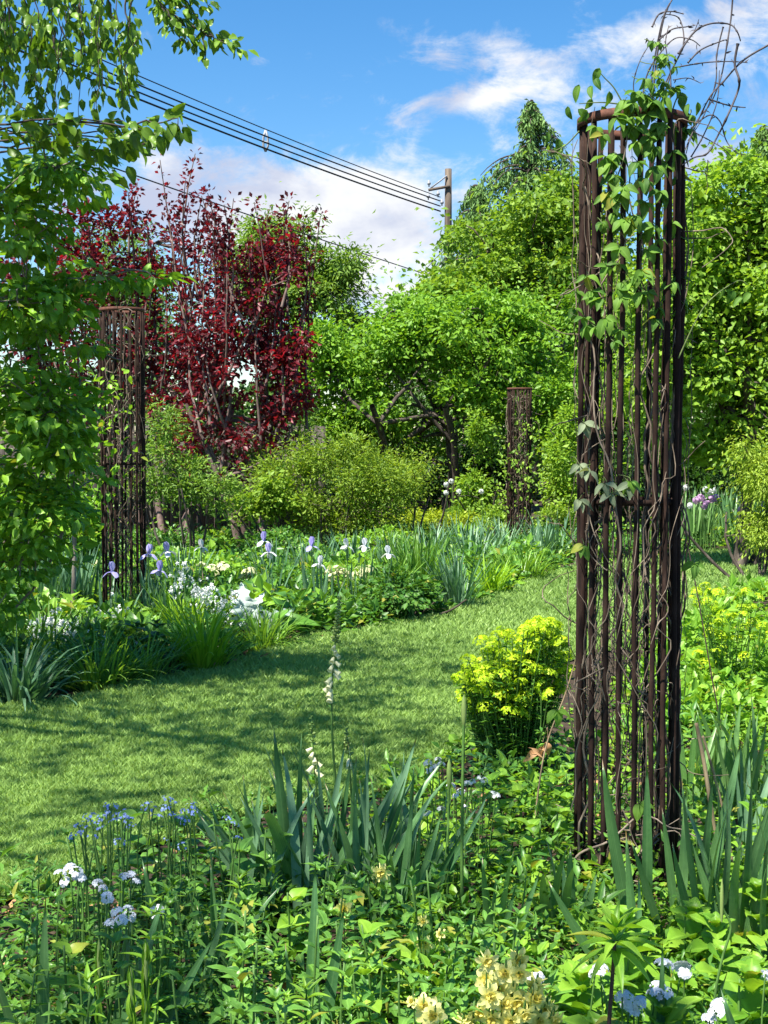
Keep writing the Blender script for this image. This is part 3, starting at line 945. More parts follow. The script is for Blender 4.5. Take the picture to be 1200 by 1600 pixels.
# ------------------------------------------------------------------ the shade tree on the left, outside the frame but for its hanging tips
def shade_tree():
    base = np.array([-5.6, 7.6, 0.0])
    cl = [((-5.2, 7.6, 6.6), (2.6, 2.6, 1.7), 1.6), ((-3.4, 5.2, 6.2), (1.8, 1.8, 1.2), 1.0), ((-6.5, 9.4, 6.2), (2.0, 2.0, 1.6), .5), ((-2.5, 3.2, 6.0), (1.3, 1.3, .9), .45),
          ((-3.2, 8.0, 5.6), (1.3, 1.6, .8), .5), ((-4.0, 1.4, 6.2), (1.8, 1.5, 1.0), .5), ((-5.6, 4.4, 6.2), (1.9, 1.7, 1.1), .8)]
    cl = [(np.array(a) + [.4, -.9, 0], np.array(b), w) for a, b, w in cl]
    root = make_tree('overhanging_tree', 'tall tree beyond the left edge whose hanging leafy tips cross the sky', 'tree', base, cl, 300, 30, 0.10, 'hang', RH, 0.38, 0.5, 0.15, trunk_r=0.1, twigs=100)
    wd, mb = MB(), MB()
    leaves = []

    def strand(pts, d, n, size, hang=0.75, r0=0.006):
        p = np.array([A(x, y, d) for x, y in pts])
        t = np.linspace(0, 1, len(p))
        tt = np.linspace(0, 1, 14)
        q = np.stack([np.interp(tt, t, p[:, j]) for j in range(3)], 1)
        q[1:-1] += rng.normal(0, 0.008, (12, 3))
        wd.tube(q - base, np.linspace(r0, 0.0018, 14), 5)
        for i in range(n):
            f = rng.uniform(0.05, 1.0)
            o = np.array([np.interp(f, tt, q[:, j]) for j in range(3)])
            tang = nrm(q[min(13, int(f * 13) + 1)] - q[int(f * 13) - 1 if f * 13 >= 1 else 0])
            side = rng.normal(0, 1, 3)
            dd = tang * 0.5 + side * 0.55
            dd[2] -= hang
            nn = rng.normal(0, 0.7, 3) + np.array([0, -0.5, 0.3])
            leaves.append((o + side * 0.02, dd, nn, size * rng.uniform(0.7, 1.25)))
    # the curtain of drooping twigs
    for i in range(46):
        x = rng.uniform(-20, 205)
        y1 = rng.uniform(90, 190) - 0.12 * abs(x - 110)
        if x < 40 and rng.random() < .4:
            y1 -= 60
        y0 = rng.uniform(-120, 60)
        strand([(x - rng.uniform(-10, 30), y0), (x, (y0 + y1) / 2), (x + rng.uniform(-12, 12), y1)], rng.uniform(7.0, 8.3), 24, 0.066, 1.1, 0.004)
    strand([(60, -40), (90, 60), (60, 150), (85, 185)], 7.6, 26, 0.066)
    strand([(0, 100), (15, 150), (50, 175), (95, 190)], 7.6, 30, 0.066)
    strand([(205, -30), (195, 20), (215, 60), (208, 82)], 7.6, 26, 0.066)
    # the branch that reaches right
    for k in range(5):
        strand([(225, -45), (250, 5), (275 + 4 * k, 40), (290 + 6 * k, 75 - 3 * k)], 7.5 + 0.06 * k, 22, 0.066)
    strand([(250, -20), (300, 20), (335, 62), (380, 78)], 7.6, 44, 0.066)
    strand([(250, -30), (290, 0), (320, 50), (322, 95)], 7.6, 30, 0.066)
    strand([(250, -40), (300, -10), (335, 8)], 7.6, 22, 0.066)
    strand([(300, 40), (340, 62), (362, 60)], 7.6, 16, 0.066)
    # nearer spray with larger leaves
    for k in range(6):
        strand([(-60, 200 + 8 * k), (60, 188 + 8 * k), (120, 185 + 9 * k), (190, 192 + 9 * k), (235 + 8 * (k % 3), 205 + 5 * k)], 6.6 + 0.08 * k, 26, 0.085, 0.6)
    strand([(120, 190), (200, 195), (250, 190), (275, 185), (282, 205)], 6.6, 22, 0.085, 0.6)
    lm = MB()
    lm.inst(OVF, [[0, 0, 0]], [[0, 1, 0]], [[0, 0, 1]], 1.0, 0.5)
    lme = lm.mesh('leaf', M['hang'], True)
    L = [l for l in leaves]
    order = sorted(range(len(L)), key=lambda i: -L[i][3] / L[i][0][1])
    for i in order[:240]:
        p, dd, nn, s = L[i]
        obj('leaf', lme, root, mat=frame(p - base, dd, nn, s))
    rest = [L[i] for i in order[240:]]
    mb.inst(OV, np.array([l[0] for l in rest]) - base, np.array([l[1] for l in rest]), np.array([l[2] for l in rest]), np.array([l[3] for l in rest]), rng.random(len(rest)))
    obj('hanging_twigs', wd.mesh('hanging_twigs', M['bark'], True), root)['kind'] = 'stuff'
    obj('hanging_leaves', mb.mesh('hanging_leaves', M['hang']), root)['kind'] = 'stuff'


shade_tree()


# ------------------------------------------------------------------ utility pole and lines
def pole():
    d = 44.0
    b = ground_at(699, d)
    top = A(699, 264, d)[2]
    root = thing('utility_pole', 'wooden utility pole rising behind the green trees', 'utility pole', b)
    mb = MB()
    z = np.linspace(-0.3, top, 8)
    mb.tube(np.stack([z * 0, z * 0, z], 1), np.linspace(0.16, 0.105, 8), 12, cap=True)
    obj('post', mb.mesh('post', M['pole'], True), root)
    a = MB()
    z1 = A(699, 292, d)[2]
    a.tube([(0.05, -.13, z1), (-0.62, -.13, z1 - 0.12)], 0.045, 6, cap=True)
    obj('bracket_arm', a.mesh('bracket_arm', M['pole'], True), root)
    a = MB()
    a.tube([(-0.05, -.12, z1 + 0.32), (-0.55, -.13, z1 - 0.06)], 0.025, 6, cap=True)
    obj('brace', a.mesh('brace', M['metal'], True), root)
    for k, (dx, dz) in enumerate(((-.60, -.02), (-.32, -.34), (-.62, -.42), (-.2, -.6))):
        a = MB()
        zz = np.array([0, .06, .07, .13, .14, .2])
        rr = np.array([.02, .02, .055, .055, .03, .03])
        a.tube(np.stack([zz * 0 + dx, zz * 0 - .13, z1 + dz + zz], 1), rr, 8, cap=True)
        obj('insulator', a.mesh('insulator', M['metal'], True), root)


pole()


def power_line(label, a, b, r, sag, group=None):
    mb = MB()
    a, b = np.array(a), np.array(b)
    t = np.linspace(0, 1, 60)
    p = a + (b - a) * t[:, None]
    p[:, 2] -= sag * 4 * t * (1 - t)
    mb.tube(p - a, r, 5)
    o = obj('power_line', mb.mesh('power_line', M['wire'], True), None, a)
    o['label'] = label
    o['category'] = 'power line'
    if group:
        o['group'] = group
    return p


def through(p0, p1, d0, d1, ext=0.9, back=0.0):
    a, b = A(*p0, d0), A(*p1, d1)
    a = a - (b - a) * back
    return a, b + (b - a) * ext


wl = []
for lab, y0, y1, r in (('thin uppermost power line running from the pole to upper left', 308, 2, 0.014), ('second power line below the thin top one', 314, 20, 0.02),
                       ('third power line in the bundle from the pole', 322, 33, 0.02), ('lowest thick power line in the bundle from the pole', 330, 45, 0.024)):
    a, b = through((688, y0), (0, y1), 44, 28, 0.6)
    power_line(lab, a, b, r, 0.28)
a, b = through((640, 414), (0, 186), 50, 30, 0.5, 0.5)
power_line('single lower power line crossing behind the hanging leaves', a, b, 0.018, 0.2)
a, b = through((612, 466), (160, 330), 56, 40, 0.8, 0.6)
power_line('faint lowest power line just above the tree tops', a, b, 0.014, 0.15)


def spacer():
    p = A(415, 222, 36.5)
    root = thing('line_spacer', 'small grey spacer clamped on the power line bundle', 'spacer', p)
    mb = MB()
    for s in (-1, 1):
        mb.tube([(0, 0, .30), (0.055 * s, 0, .12), (0.06 * s, 0, -.10), (0, 0, -.24)], 0.03, 6, cap=True)
    obj('frame', mb.mesh('frame', M['metal'], True), root)
    mb = MB()
    mb.tube([(-.09, 0, .02), (.09, 0, -.03)], 0.03, 6, cap=True)
    obj('crossbar', mb.mesh('crossbar', M['metal'], True), root)


spacer()


# ================================================================== RUSTY COLUMNS
def column_thing(label, base, R, H, nb, br, seed):
    r = np.random.default_rng(seed)
    root = thing('rusty_column', label, 'trellis column', base, 'rusty steel trellis columns')
    bars = []
    for vv in range(5):
        mb = MB()
        z = np.linspace(-0.04, H - 0.02, 9)
        wob = np.stack([r.normal(0, 0.0025, 9), r.normal(0, 0.0025, 9), z], 1)
        mb.tube(wob, br * r.uniform(0.9, 1.1), 8, cap=True)
        bars.append(mb.mesh('bar', M['rust'], True))
    for i in range(nb):
        a = 2 * math.pi * (i + r.uniform(-0.22, 0.22)) / nb
        o = obj('bar', bars[i % 5], root, ((R - br * 1.6) * math.cos(a), (R - br * 1.6) * math.sin(a), 0))
        o.rotation_euler = (r.normal(0, 0.0022), r.normal(0, 0.0022), r.uniform(0, 6))

    def ring(z0, z1, ro, ri, mat, nm):
        mb = MB()
        k = 48
        th = np.arange(k) * 2 * math.pi / k
        c, s = np.cos(th), np.sin(th)
        V = np.concatenate([np.stack([ro * c, ro * s, c * 0 + z0], 1), np.stack([ro * c, ro * s, c * 0 + z1], 1), np.stack([ri * c, ri * s, c * 0 + z1], 1), np.stack([ri * c, ri * s, c * 0 + z0], 1)])
        T = []
        for q in range(4):
            for j in range(k):
                a, b = q * k + j, q * k + (j + 1) % k
                c2, d2 = ((q + 1) % 4) * k + (j + 1) % k, ((q + 1) % 4) * k + j
                T += [(a, b, c2), (a, c2, d2)]
        mb.add(V, T, np.array([.5, .5, .5]))
        obj(nm, mb.mesh(nm, M[mat]), root)
    ring(H - 0.033, H, R, R - 0.009, 'rim', 'top_rim')
    ring(H * 0.5, H * 0.5 + 0.02, R - br * 3.0, R - br * 3.0 - 0.006, 'rust', 'inner_hoop')
    ring(0.06, 0.085, R - br * 3.0, R - br * 3.0 - 0.006, 'rust', 'inner_hoop')
    return root


B1 = G(977, 1372)
R1 = 0.188
H1 = A(977, 186, B1[1])[2]
column_thing('tall rusty steel rod column in front, wound with leafy vine', B1, R1, H1, 20, 0.0092, 1)
B2 = G(195, 968)
H2 = A(195, 482, B2[1])[2]
column_thing('rusty rod column at the middle left before the maroon trees', B2, 0.192, H2, 18, 0.0095, 2)
B3 = G(811, 852)
H3 = A(811, 606, B3[1])[2]
column_thing('small far rusty column under the spreading green tree', B3, 0.185, H3, 18, 0.0095, 3)


def climb_path(r, R, h0, h1, n=34, tight=0.9, wob=0.26):
    z = np.linspace(h0, h1, n) + r.normal(0, 0.012, n)
    a = r.uniform(0, 6.28) + np.cumsum(r.normal(0, wob, n)) + r.uniform(-1.8, 1.8) * wob / 0.26 * np.linspace(0, 1, n)
    rad = np.clip(R * tight * r.uniform(0.55, 1.08) + np.cumsum(r.normal(0, 0.012, n)), 0.03, R * 1.12)
    return np.stack([rad * np.cos(a), rad * np.sin(a), z], 1)


def smooth(p, m):
    t = np.linspace(0, len(p) - 1, m)
    i = np.clip(t.astype(int), 0, len(p) - 2)
    f = (t - i)[:, None]
    p0 = p[np.clip(i - 1, 0, len(p) - 1)]
    p1, p2 = p[i], p[i + 1]
    p3 = p[np.clip(i + 2, 0, len(p) - 1)]
    return 0.5 * (2 * p1 + (p2 - p0) * f + (2 * p0 - 5 * p1 + 4 * p2 - p3) * f ** 2 + (3 * p1 - p0 - 3 * p2 + p3) * f ** 3)


VL = []
for k, (tmv, mt) in enumerate(((leaf_tm(7, 0.5, 'ovate', 0.2, 0.3, wave=0.03), 'vineleaf'), (leaf_tm(7, 0.44, 'ovate', 0.3, 0.15, wave=0.02), 'vineleaf'), (leaf_tm(7, 0.56, 'ovate', 0.15, 0.4, wave=0.03), 'vineleaf'),
                               (leaf_tm(6, 0.42, 'ovate', 0.25, 0.2, wave=0.03), 'greyleaf'))):
    mb = MB()
    mb.inst(tmv, [[0, 0, 0]], [[0, 1, 0]], [[0, 0, 1]], 1.0, (0.35, .6, .8, .5)[k])
    VL.append(mb.mesh('leaf', M[mt], True))


def near_vine():
    r = np.random.default_rng(5)
    root = thing('climbing_vine', 'leafy woody vine wound through the tall front column, bare shoots above the rim', 'vine', B1)
    B = np.array(B1)
    # thick and thin woody stems
    for i in range(96):
        top = H1 * (r.uniform(0.6, 1.0) if i < 66 else r.uniform(0.12, 0.55))
        p = smooth(climb_path(r, R1, r.uniform(-0.02, 0.9) if i > 10 else -0.03, top, 22, 0.9, 0.12 if i % 4 else 0.24), 52)
        rad = r.uniform(0.0035, 0.007) if i < 12 else r.uniform(0.0012, 0.003)
        mb = MB()
        mb.tube(p, np.linspace(rad, rad * 0.5, len(p)), 5)
        obj('stem', mb.mesh('stem', M['vine'], True), root)
    # loose side twigs that stick out
    for i in range(34):
        z = r.uniform(0.05, H1 * 0.95)
        a = r.uniform(0, 6.28)
        p0 = np.array([R1 * 0.9 * math.cos(a), R1 * 0.9 * math.sin(a), z])
        dr = np.array([math.cos(a + r.normal(0, .9)), math.sin(a + r.normal(0, .9)), r.normal(0, 0.7)])
        ln = r.uniform(0.06, 0.22)
        p = curve_pts(p0, p0 + dr * ln, 8, 0.25, r)
        mb = MB()
        mb.tube(smooth(p, 14), np.linspace(0.0028, 0.0012, 14), 5)
        obj('twig', mb.mesh('twig', M['vine'], True), root)
    # fallen straggle at the foot
    for i in range(16):
        a = r.uniform(0, 6.28)
        p0 = np.array([R1 * r.uniform(.2, 1.3) * math.cos(a), R1 * r.uniform(.2, 1.3) * math.sin(a), r.uniform(0.02, 0.3)])
        p = curve_pts(p0, p0 + np.array([r.normal(0, .22), r.normal(0, .15), r.normal(0, 0.1)]), 8, 0.25, r)
        p[:, 2] = np.maximum(p[:, 2], 0.01)
        mb = MB()
        mb.tube(smooth(p, 14), np.linspace(0.0035, 0.0015, 14), 5)
        obj('twig', mb.mesh('twig', M['twig'], True), root)
    # bare curling shoots above the rim
    shoots = [([(1018, 180), (1025, 100), (1037, 30), (1052, -4)], .004), ([(1014, 180), (1020, 110), (1034, 35), (1046, 5)], .003), ([(1019, 42), (1030, 22), (1050, 18), (1068, 22)], .003),
              ([(1030, 62), (1050, 46), (1072, 42), (1085, 40)], .003), ([(1060, 84), (1085, 50), (1110, 37), (1140, 38), (1152, 50), (1157, 64)], .0035),
              ([(1145, -6), (1142, 30), (1135, 75), (1128, 115), (1120, 140), (1108, 165), (1085, 195), (1072, 240)], .003),
              ([(1153, 68), (1148, 100), (1155, 125), (1152, 145), (1135, 185), (1120, 215), (1105, 240), (1085, 246), (1066, 258)], .0042),
              ([(1205, 68), (1170, 88), (1150, 105), (1130, 128), (1110, 150), (1090, 190), (1070, 235)], .0036), ([(1052, 106), (1100, 98), (1140, 96), (1168, 98)], .0026),
              ([(1075, 98), (1095, 78), (1125, 65), (1135, 62)], .003), ([(1108, 155), (1140, 165), (1165, 168)], .003), ([(1082, 205), (1110, 220), (1130, 232), (1145, 247)], .002),
              ([(1080, 200), (1108, 180), (1125, 190), (1135, 220), (1150, 238), (1165, 242)], .0026), ([(1130, 42), (1120, 85), (1118, 130), (1100, 180), (1075, 220)], .0026),
              ([(1052, 125), (1075, 122), (1095, 130)], .002), ([(1010, 180), (990, 140), (1000, 95), (1022, 60)], .0022), ([(1030, 180), (1050, 110), (1068, 70), (1062, 30), (1040, 22)], .003),
              ([(1022, 180), (1040, 130), (1060, 90), (1075, 60)], .003), ([(1045, 180), (1048, 120), (1040, 70), (1045, 40)], .0025), ([(1000, 180), (1010, 120), (1030, 85), (1055, 60), (1080, 62), (1094, 72)], .0028),
              ([(1080, 245), (1100, 210), (1120, 160), (1124, 110)], .0026), ([(1106, 250), (1104, 280)], .0016), ([(1010, 60), (1024, 76)], .0026), ([(1068, 70), (1085, 48), (1092, 30)], .0018)]
    for pts, rad in shoots:
        dd = B[1] + r.uniform(-0.14, 0.12)
        p = np.array([A(x, y, dd + 0.04 * math.sin(3 * i)) for i, (x, y) in enumerate(pts)]) - B
        q = smooth(p, 36)
        mb = MB()
        rr = np.linspace(rad, rad * 0.55, 36)
        rr[::9] *= 1.5
        mb.tube(q, rr, 6)
        for t in range(4, 34, 7):       # small dry buds at the joints
            dirv = r.normal(0, 1, 3)
            mb.inst(LAN, [q[t]], [dirv], [r.normal(0, 1, 3)], r.uniform(0.012, 0.028), 0.5)
        obj('shoot', mb.mesh('shoot', M['shoot'], True), root)
    # leafy sprays beside and above the rim
    sprays = [([(975, 165), (960, 138), (945, 122), (938, 114)], [(905, 138), (923, 140), (937, 112), (952, 148), (930, 128)]), ([(972, 163), (940, 160), (905, 162)], [(887, 172), (903, 176), (918, 178), (925, 160), (940, 172)]),
              ([(905, 205), (885, 226), (866, 236)], [(855, 212), (873, 222), (862, 238)]), ([(1050, 175), (1060, 150), (1075, 152)], [(1060, 160), (1076, 168), (1090, 165), (1066, 150)]),
              ([(1060, 560), (1100, 480), (1150, 440), (1168, 445)], [(1130, 455), (1146, 458), (1160, 470), (1172, 462)])]
    for pts, lv in sprays:
        p = np.array([A(x, y, B[1] - 0.12) for x, y in pts]) - B
        mb = MB()
        mb.tube(smooth(p, 20), np.linspace(0.003, 0.0013, 20), 5)
        obj('shoot', mb.mesh('shoot', M['greenshoot'], True), root)
        for (x, y) in lv:
            q = A(x, y - 6, B[1] - 0.12 + r.normal(0, .03)) - B
            obj('leaf', VL[r.integers(0, 2)], root, mat=frame(q, (r.normal(0, .5), r.normal(0, .3), -0.8), (r.normal(0, .5), -0.8, .5), r.uniform(0.045, 0.065)))

    def tri(px, py, size, me=None, dy=None):
        """three leaflets on a short stalk, hanging outside the bars"""
        a = (px - 977) / F * B[1]
        yy = -math.sqrt(max(R1 ** 2 - min(a * a, R1 ** 2 * .98), 1e-4)) - r.uniform(0.005, 0.05)
        q = A(px, py, B[1] + yy) - B
        st = q + np.array([r.normal(0, .02), 0.05, 0.02])
        mb = MB()
        mb.tube(curve_pts(st, q, 5, .15, r), 0.0014, 4)
        obj('stalk', mb.mesh('stalk', M['greenshoot'], True), root)
        a0 = r.uniform(-.5, .5)
        for k in (-1, 0, 1):
            ang = a0 + k * r.uniform(0.7, 1.2)
            dd = (math.sin(ang), -0.35 + r.normal(0, .25), -math.cos(ang) * 0.9 + r.normal(0, .2))
            nn = (math.sin(ang) * .4 + r.normal(0, .35), -0.7 + r.normal(0, .3), 0.7)
            obj('leaf', me or VL[r.integers(0, 3)], root, mat=frame(q, dd, nn, size * r.uniform(0.75, 1.15)))
    spots = [(945, 210), (960, 235), (990, 200), (1010, 175), (1030, 165), (1050, 195), (985, 160), (965, 175), (1030, 205), (1055, 240), (1040, 260), (1020, 250), (1000, 275), (960, 270), (945, 300), (975, 300), (1005, 310), (1040, 300),
             (955, 330), (990, 340), (1025, 345), (1045, 350), (935, 350), (965, 385), (1010, 395), (1000, 430), (950, 420), (925, 450), (905, 455), (940, 470), (965, 470), (1015, 455), (1055, 430), (1060, 470), (955, 500), (970, 510), (915, 505),
             (990, 445), (1020, 490), (1070, 205), (1035, 150), (1005, 150), (1020, 225), (975, 345), (1010, 215), (950, 255)]
    for px, py in spots:
        tri(px + r.normal(0, 4), py + r.normal(0, 4), r.uniform(.05, .072))
        tri(px + r.normal(0, 14), py + r.normal(0, 16), r.uniform(.035, .062))
    for _ in range(16):
        tri(r.uniform(985, 1050), r.uniform(120, 200), r.uniform(.035, .06))
    for _ in range(14):
        tri(r.uniform(1015, 1060), r.uniform(55, 150), r.uniform(.022, .042))
    for px, py in ((905, 725), (920, 735), (945, 755), (985, 755), (955, 770), (912, 660), (905, 780)):
        tri(px, py, 0.06, VL[3])
    for px, py in ((985, 752), (912, 852), (1085, 880), (870, 1110), (1000, 1255)):
        tri(px, py, 0.06)


near_vine()


def far_vine(label, base, R, H, n, dens, leaf_zones, seed, mat):
    """dry stem tangle of the farther columns; their leaves are too small to pick apart"""
    r = np.random.default_rng(seed)
    root = thing('climbing_vine', label, 'vine', base)
    for i in range(n):
        p = smooth(climb_path(r, R, r.uniform(-0.02, 0.9), H * r.uniform(.45, 1.0), 18), 44)
        mb = MB()
        mb.tube(p, r.uniform(0.002, 0.006), 5)
        obj('stem', mb.mesh('stem', M['vine'], True), root)
    mb = MB()
    for i in range(dens):
        z = H * r.random()
        a = r.uniform(0, 6.28)
        p0 = np.array([R * r.uniform(.3, .98) * math.cos(a), R * r.uniform(.3, .98) * math.sin(a), z])
        p = curve_pts(p0, p0 + np.array([r.normal(0, .1), r.normal(0, .1), r.normal(0, 0.2)]), 6, 0.3, r)
        mb.tube(p, r.uniform(0.002, 0.004), 4)
    obj('tangle', mb.mesh('tangle', M['vine'], True), root)['kind'] = 'stuff'
    if leaf_zones:
        mb = MB()
        for (cx, cy, cz, rr, m, sz) in leaf_zones:
            P = np.array([cx, cy, cz]) + r.normal(0, 1, (m, 3)) * np.array([rr, rr * .6, rr * 1.2])
            mb.inst(OV, P, r.normal(0, .6, (m, 3)) + [0, -.3, -.6], r.normal(0, .5, (m, 3)) + [0, -.6, .8], sz * r.uniform(.7, 1.3, m), r.random(m))
        obj('foliage', mb.mesh('foliage', M[mat]), root)['kind'] = 'stuff'


far_vine('dry brown vine tangled through the middle left column', B2, 0.19, H2, 26, 150, None, 21, 'vineleaf')
far_vine('vine with some green leaves on the small far column', B3, 0.19, H3, 20, 130, [(-.1, -.2, 1.25, .18, 90, .07), (0.15, -.2, 1.0, .12, 50, .07), (-.25, -.1, .75, .15, 60, .07), (.1, -.2, 1.7, .1, 30, .06)], 22, 'dogwood')


# ================================================================== BED PLANTS
def blades(mb, P, az, L, W, lean, curl, v, rows=6, fold=0.35, twist=0.0, m=0):
    """strap leaves that rise from P, lean towards az and arch over"""
    P = np.asarray(P, float).reshape(-1, 3)
    n = len(P)
    b = lambda a: np.broadcast_to(np.asarray(a, float), (n,))
    az, L, W, lean, curl, v = map(b, (az, L, W, lean, curl, v))
    s = np.linspace(0, 1, rows + 1)
    phi = lean[:, None] + curl[:, None] * s[None] ** 1.6
    ds = L[:, None] / rows
    hx = np.concatenate([np.zeros((n, 1)), np.cumsum(np.sin(phi[:, 1:]) * ds, 1)], 1)
    hz = np.concatenate([np.zeros((n, 1)), np.cumsum(np.cos(phi[:, 1:]) * ds, 1)], 1)
    cx, sx = np.cos(az)[:, None], np.sin(az)[:, None]
    C = P[:, None] + np.stack([hx * cx, hx * sx, hz], -1)
    tw = az[:, None] + math.pi / 2 + b(twist)[:, None] * (0.4 + s[None])
    side = np.stack([np.cos(tw), np.sin(tw), np.zeros_like(tw)], -1)
    nor = np.stack([-np.cos(phi) * cx, -np.cos(phi) * sx, np.sin(phi)], -1)
    w = np.clip(1 - s ** 3.5, 0, 1) * (0.75 + 0.25 * np.sin(math.pi * s))
    w = W[:, None] * 0.5 * w[None]
    Lft = C - side * w[..., None] + nor * (w * fold)[..., None]
    Rgt = C + side * w[..., None] + nor * (w * fold)[..., None]
    V = np.stack([Lft, C, Rgt], 2).reshape(-1, 3)
    k = (rows + 1) * 3
    T = []
    for i in range(rows):
        for j in range(2):
            a, bb, c, d = i * 3 + j, i * 3 + j + 1, (i + 1) * 3 + j + 1, (i + 1) * 3 + j
            T += [(a, bb, c), (a, c, d)]
    T = np.array(T)
    tri = (T[None] + (np.arange(n) * k)[:, None, None]).reshape(-1, 3)
    Cc = np.empty((n, rows + 1, 3, 3))
    Cc[..., 0] = v[:, None, None]
    Cc[..., 1] = s[None, :, None]
    Cc[..., 2] = np.array([0, .5, 1.])[None, None]
    mb.add(V, tri, Cc.reshape(-1, 3), m)


KEEP = []


def strap_clump(name, label, cat, px, py, n, L, W, mat, lean=0.5, curl=0.9, spread=0.10, group=None, part='leaves', up=0.0):
    p = G(px, py)
    root = thing(name, label, cat, p, group)
    KEEP.append((p[0], p[1], spread + .08))
    L, W = L * 1.15, W * 1.25
    mb = MB()
    a = rng.uniform(0, 2 * math.pi, n)
    q = np.stack([np.cos(a) * spread * rng.random(n), np.sin(a) * spread * rng.random(n), np.full(n, -0.01)], 1)
    blades(mb, q, a + rng.normal(0, .5, n), L * rng.uniform(0.6, 1.15, n), W * rng.uniform(.7, 1.2, n), up + lean * rng.random(n), curl * rng.uniform(0.2, 1.2, n), rng.random(n), 6)
    o = obj(part, mb.mesh(part, M[mat]), root)
    o['kind'] = 'stuff'
    return root


# unit iris leaves, height one, several bends
def iris_meshes(mat):
    out = []
    for k, (cu, le, tw) in enumerate(((0.05, 0.02, .1), (0.18, 0.04, -.2), (0.35, .05, .3), (0.7, 0.05, .1), (1.6, 0.02, .2), (0.1, .02, -.4))):
        mb = MB()
        blades(mb, [[0, 0, 0]], 0.0, 1.0, 0.062, le, cu, 0.3 + 0.1 * k, 9, 0.3, tw)
        out.append(mb.mesh('leaf', M[mat], True))
    return out


IR = {k: iris_meshes(k) for k in ('iris', 'irisblue', 'irislight')}


def iris_leaf(root, off, h, az, tilt, kind='iris', var=None, face=None, wid=1.0):
    var = rng.integers(0, 4) if var is None else var
    R = Matrix.Rotation(az, 4, 'Z') @ Matrix.Rotation(tilt, 4, 'Y') @ Matrix.Rotation(face if face is not None else rng.uniform(0, 6.28), 4, 'Z')
    Mx = Matrix.Translation(Vector([float(a) for a in off])) @ R @ Matrix.Diagonal((h * wid, h * wid, h, 1))
    return obj('leaf', IR[kind][var], root, mat=Mx)


def iris_clump(label, px, py, fans, h, kind='iris', spread=0.16, group=None, tilt=0.28, per=6, root=None, wid=1.0):
    p = G(px, py)
    root = root or thing('iris_plant', label, 'iris plant', p, group)
    for f in range(fans):
        a = rng.uniform(0, 6.28)
        rr = spread * rng.random() ** .5
        c = np.array([rr * math.cos(a), rr * math.sin(a) * 0.7, -0.01])
        fa = rng.uniform(-.6, .6)
        for i in range(per):
            k = (i - (per - 1) / 2) / max(per / 2, 1)
            side = fa if k > 0 else fa + math.pi
            iris_leaf(root, c + [0.02 * k * math.cos(fa), 0.02 * k * math.sin(fa), 0], h * rng.uniform(.6, 1.05) * (1 - .25 * abs(k)), side, abs(k) * tilt + rng.uniform(-.03, .05), kind, None,
                      math.pi / 2 + rng.normal(0, .5), wid)
    return root


# --- iris flower: three upright standards and three hanging falls
def iris_flower_meshes(top, fall):
    a, b = MB(), MB()
    pt = leaf_tm(5, 0.72, 'petal', 0.5, -0.25, wave=0.05)
    pf = leaf_tm(5, 0.62, 'petal', -0.2, 0.75, wave=0.05)
    for k in range(3):
        t = k * 2.094
        c, s = math.cos(t), math.sin(t)
        a.inst(pt, [[c * .01, s * .01, 0]], [[c * .35, s * .35, 1]], [[-c, -s, .3]], 0.075, .3 + .2 * k)
        c, s = math.cos(t + 1.05), math.sin(t + 1.05)
        b.inst(pf, [[c * .005, s * .005, 0.004]], [[c, s, .25]], [[-c * .2, -s * .2, 1]], 0.08, .3 + .2 * k)
    return a.mesh('standards', M[top], True), b.mesh('falls', M[fall], True)


IF = {'lav': iris_flower_meshes('lav', 'bluewhite'), 'white': iris_flower_meshes('bluewhite', 'white'), 'pink': iris_flower_meshes('pink', 'white'), 'blue': iris_flower_meshes('lav', 'lav')}
STEMM = {}


def stem_mesh(h, r, mat='stem', bend=0.02):
    mb = MB()
    z = np.linspace(-0.01, h, 8)
    ph = rng.uniform(0, 6)
    mb.tube(np.stack([bend * np.sin(z / h * 3 + ph) - bend * math.sin(ph), bend * np.cos(z / h * 2.5 + ph) - bend * math.cos(ph), z], 1), np.linspace(r, r * .6, 8), 6, cap=True)
    return mb.mesh('stem', M[mat], True)


def flowering_iris(label, px, py, d, kind, fans=4, h=0.6, leafkind='irisblue', group=None, size=1.0):
    f = A(px, py, d)
    base = np.array([f[0], d, 0.0])
    root = thing('iris_plant', label, 'iris plant', base, group)
    hh = max(f[2] - 0.02, 0.2)
    obj('stem', stem_mesh(hh, 0.006, bend=0.0), root)
    fl = thing_part('flower', root, (0, 0, hh))
    rz = rng.uniform(0, 6.28)
    for nm, me in zip(('standards', 'falls'), IF[kind]):
        o = obj(nm, me, fl)
        o.rotation_euler = (rng.normal(0, .15), rng.normal(0, .15), rz)
        o.scale = (size,) * 3
    for i in range(fans * 4):
        a = rng.uniform(0, 6.28)
        rr = 0.13 * rng.random()
        iris_leaf(root, (rr * math.cos(a), rr * math.sin(a), -0.01), h * rng.uniform(.65, 1.1), a, rng.uniform(0.02, .3), leafkind, None, None, 0.8)
    return root


def thing_part(name, parent, loc):
    o = bpy.data.objects.new(name, None)
    o.empty_display_size = 0.03
    col.objects.link(o)
    o.parent = parent
    o.location = tuple(float(a) for a in loc)
    return o


# ------------------------------------------------------------------ low foliage that fills the beds (nobody could count it)
FRONT = [G(*p)[:2] for p in reversed(edge_r)]
FRONT = [(FRONT[0][0], FRONT[0][1])] + [tuple(p) for p in FRONT] + [(14, FRONT[-1][1]), (6, 2.2), (-6, 2.2)]
BACK = [tuple(G(*p)[:2]) for p in edge_l] + [(18, 26), (-16, 26), (-9, 8)]


EDGE = [G(*p) for p in ((318, 1050), (290, 1005), (150, 1080), (225, 1066), (25, 1102), (70, 1045), (410, 1015), (715, 952), (765, 930), (590, 958), (240, 1046), (400, 1004), (440, 1004))]


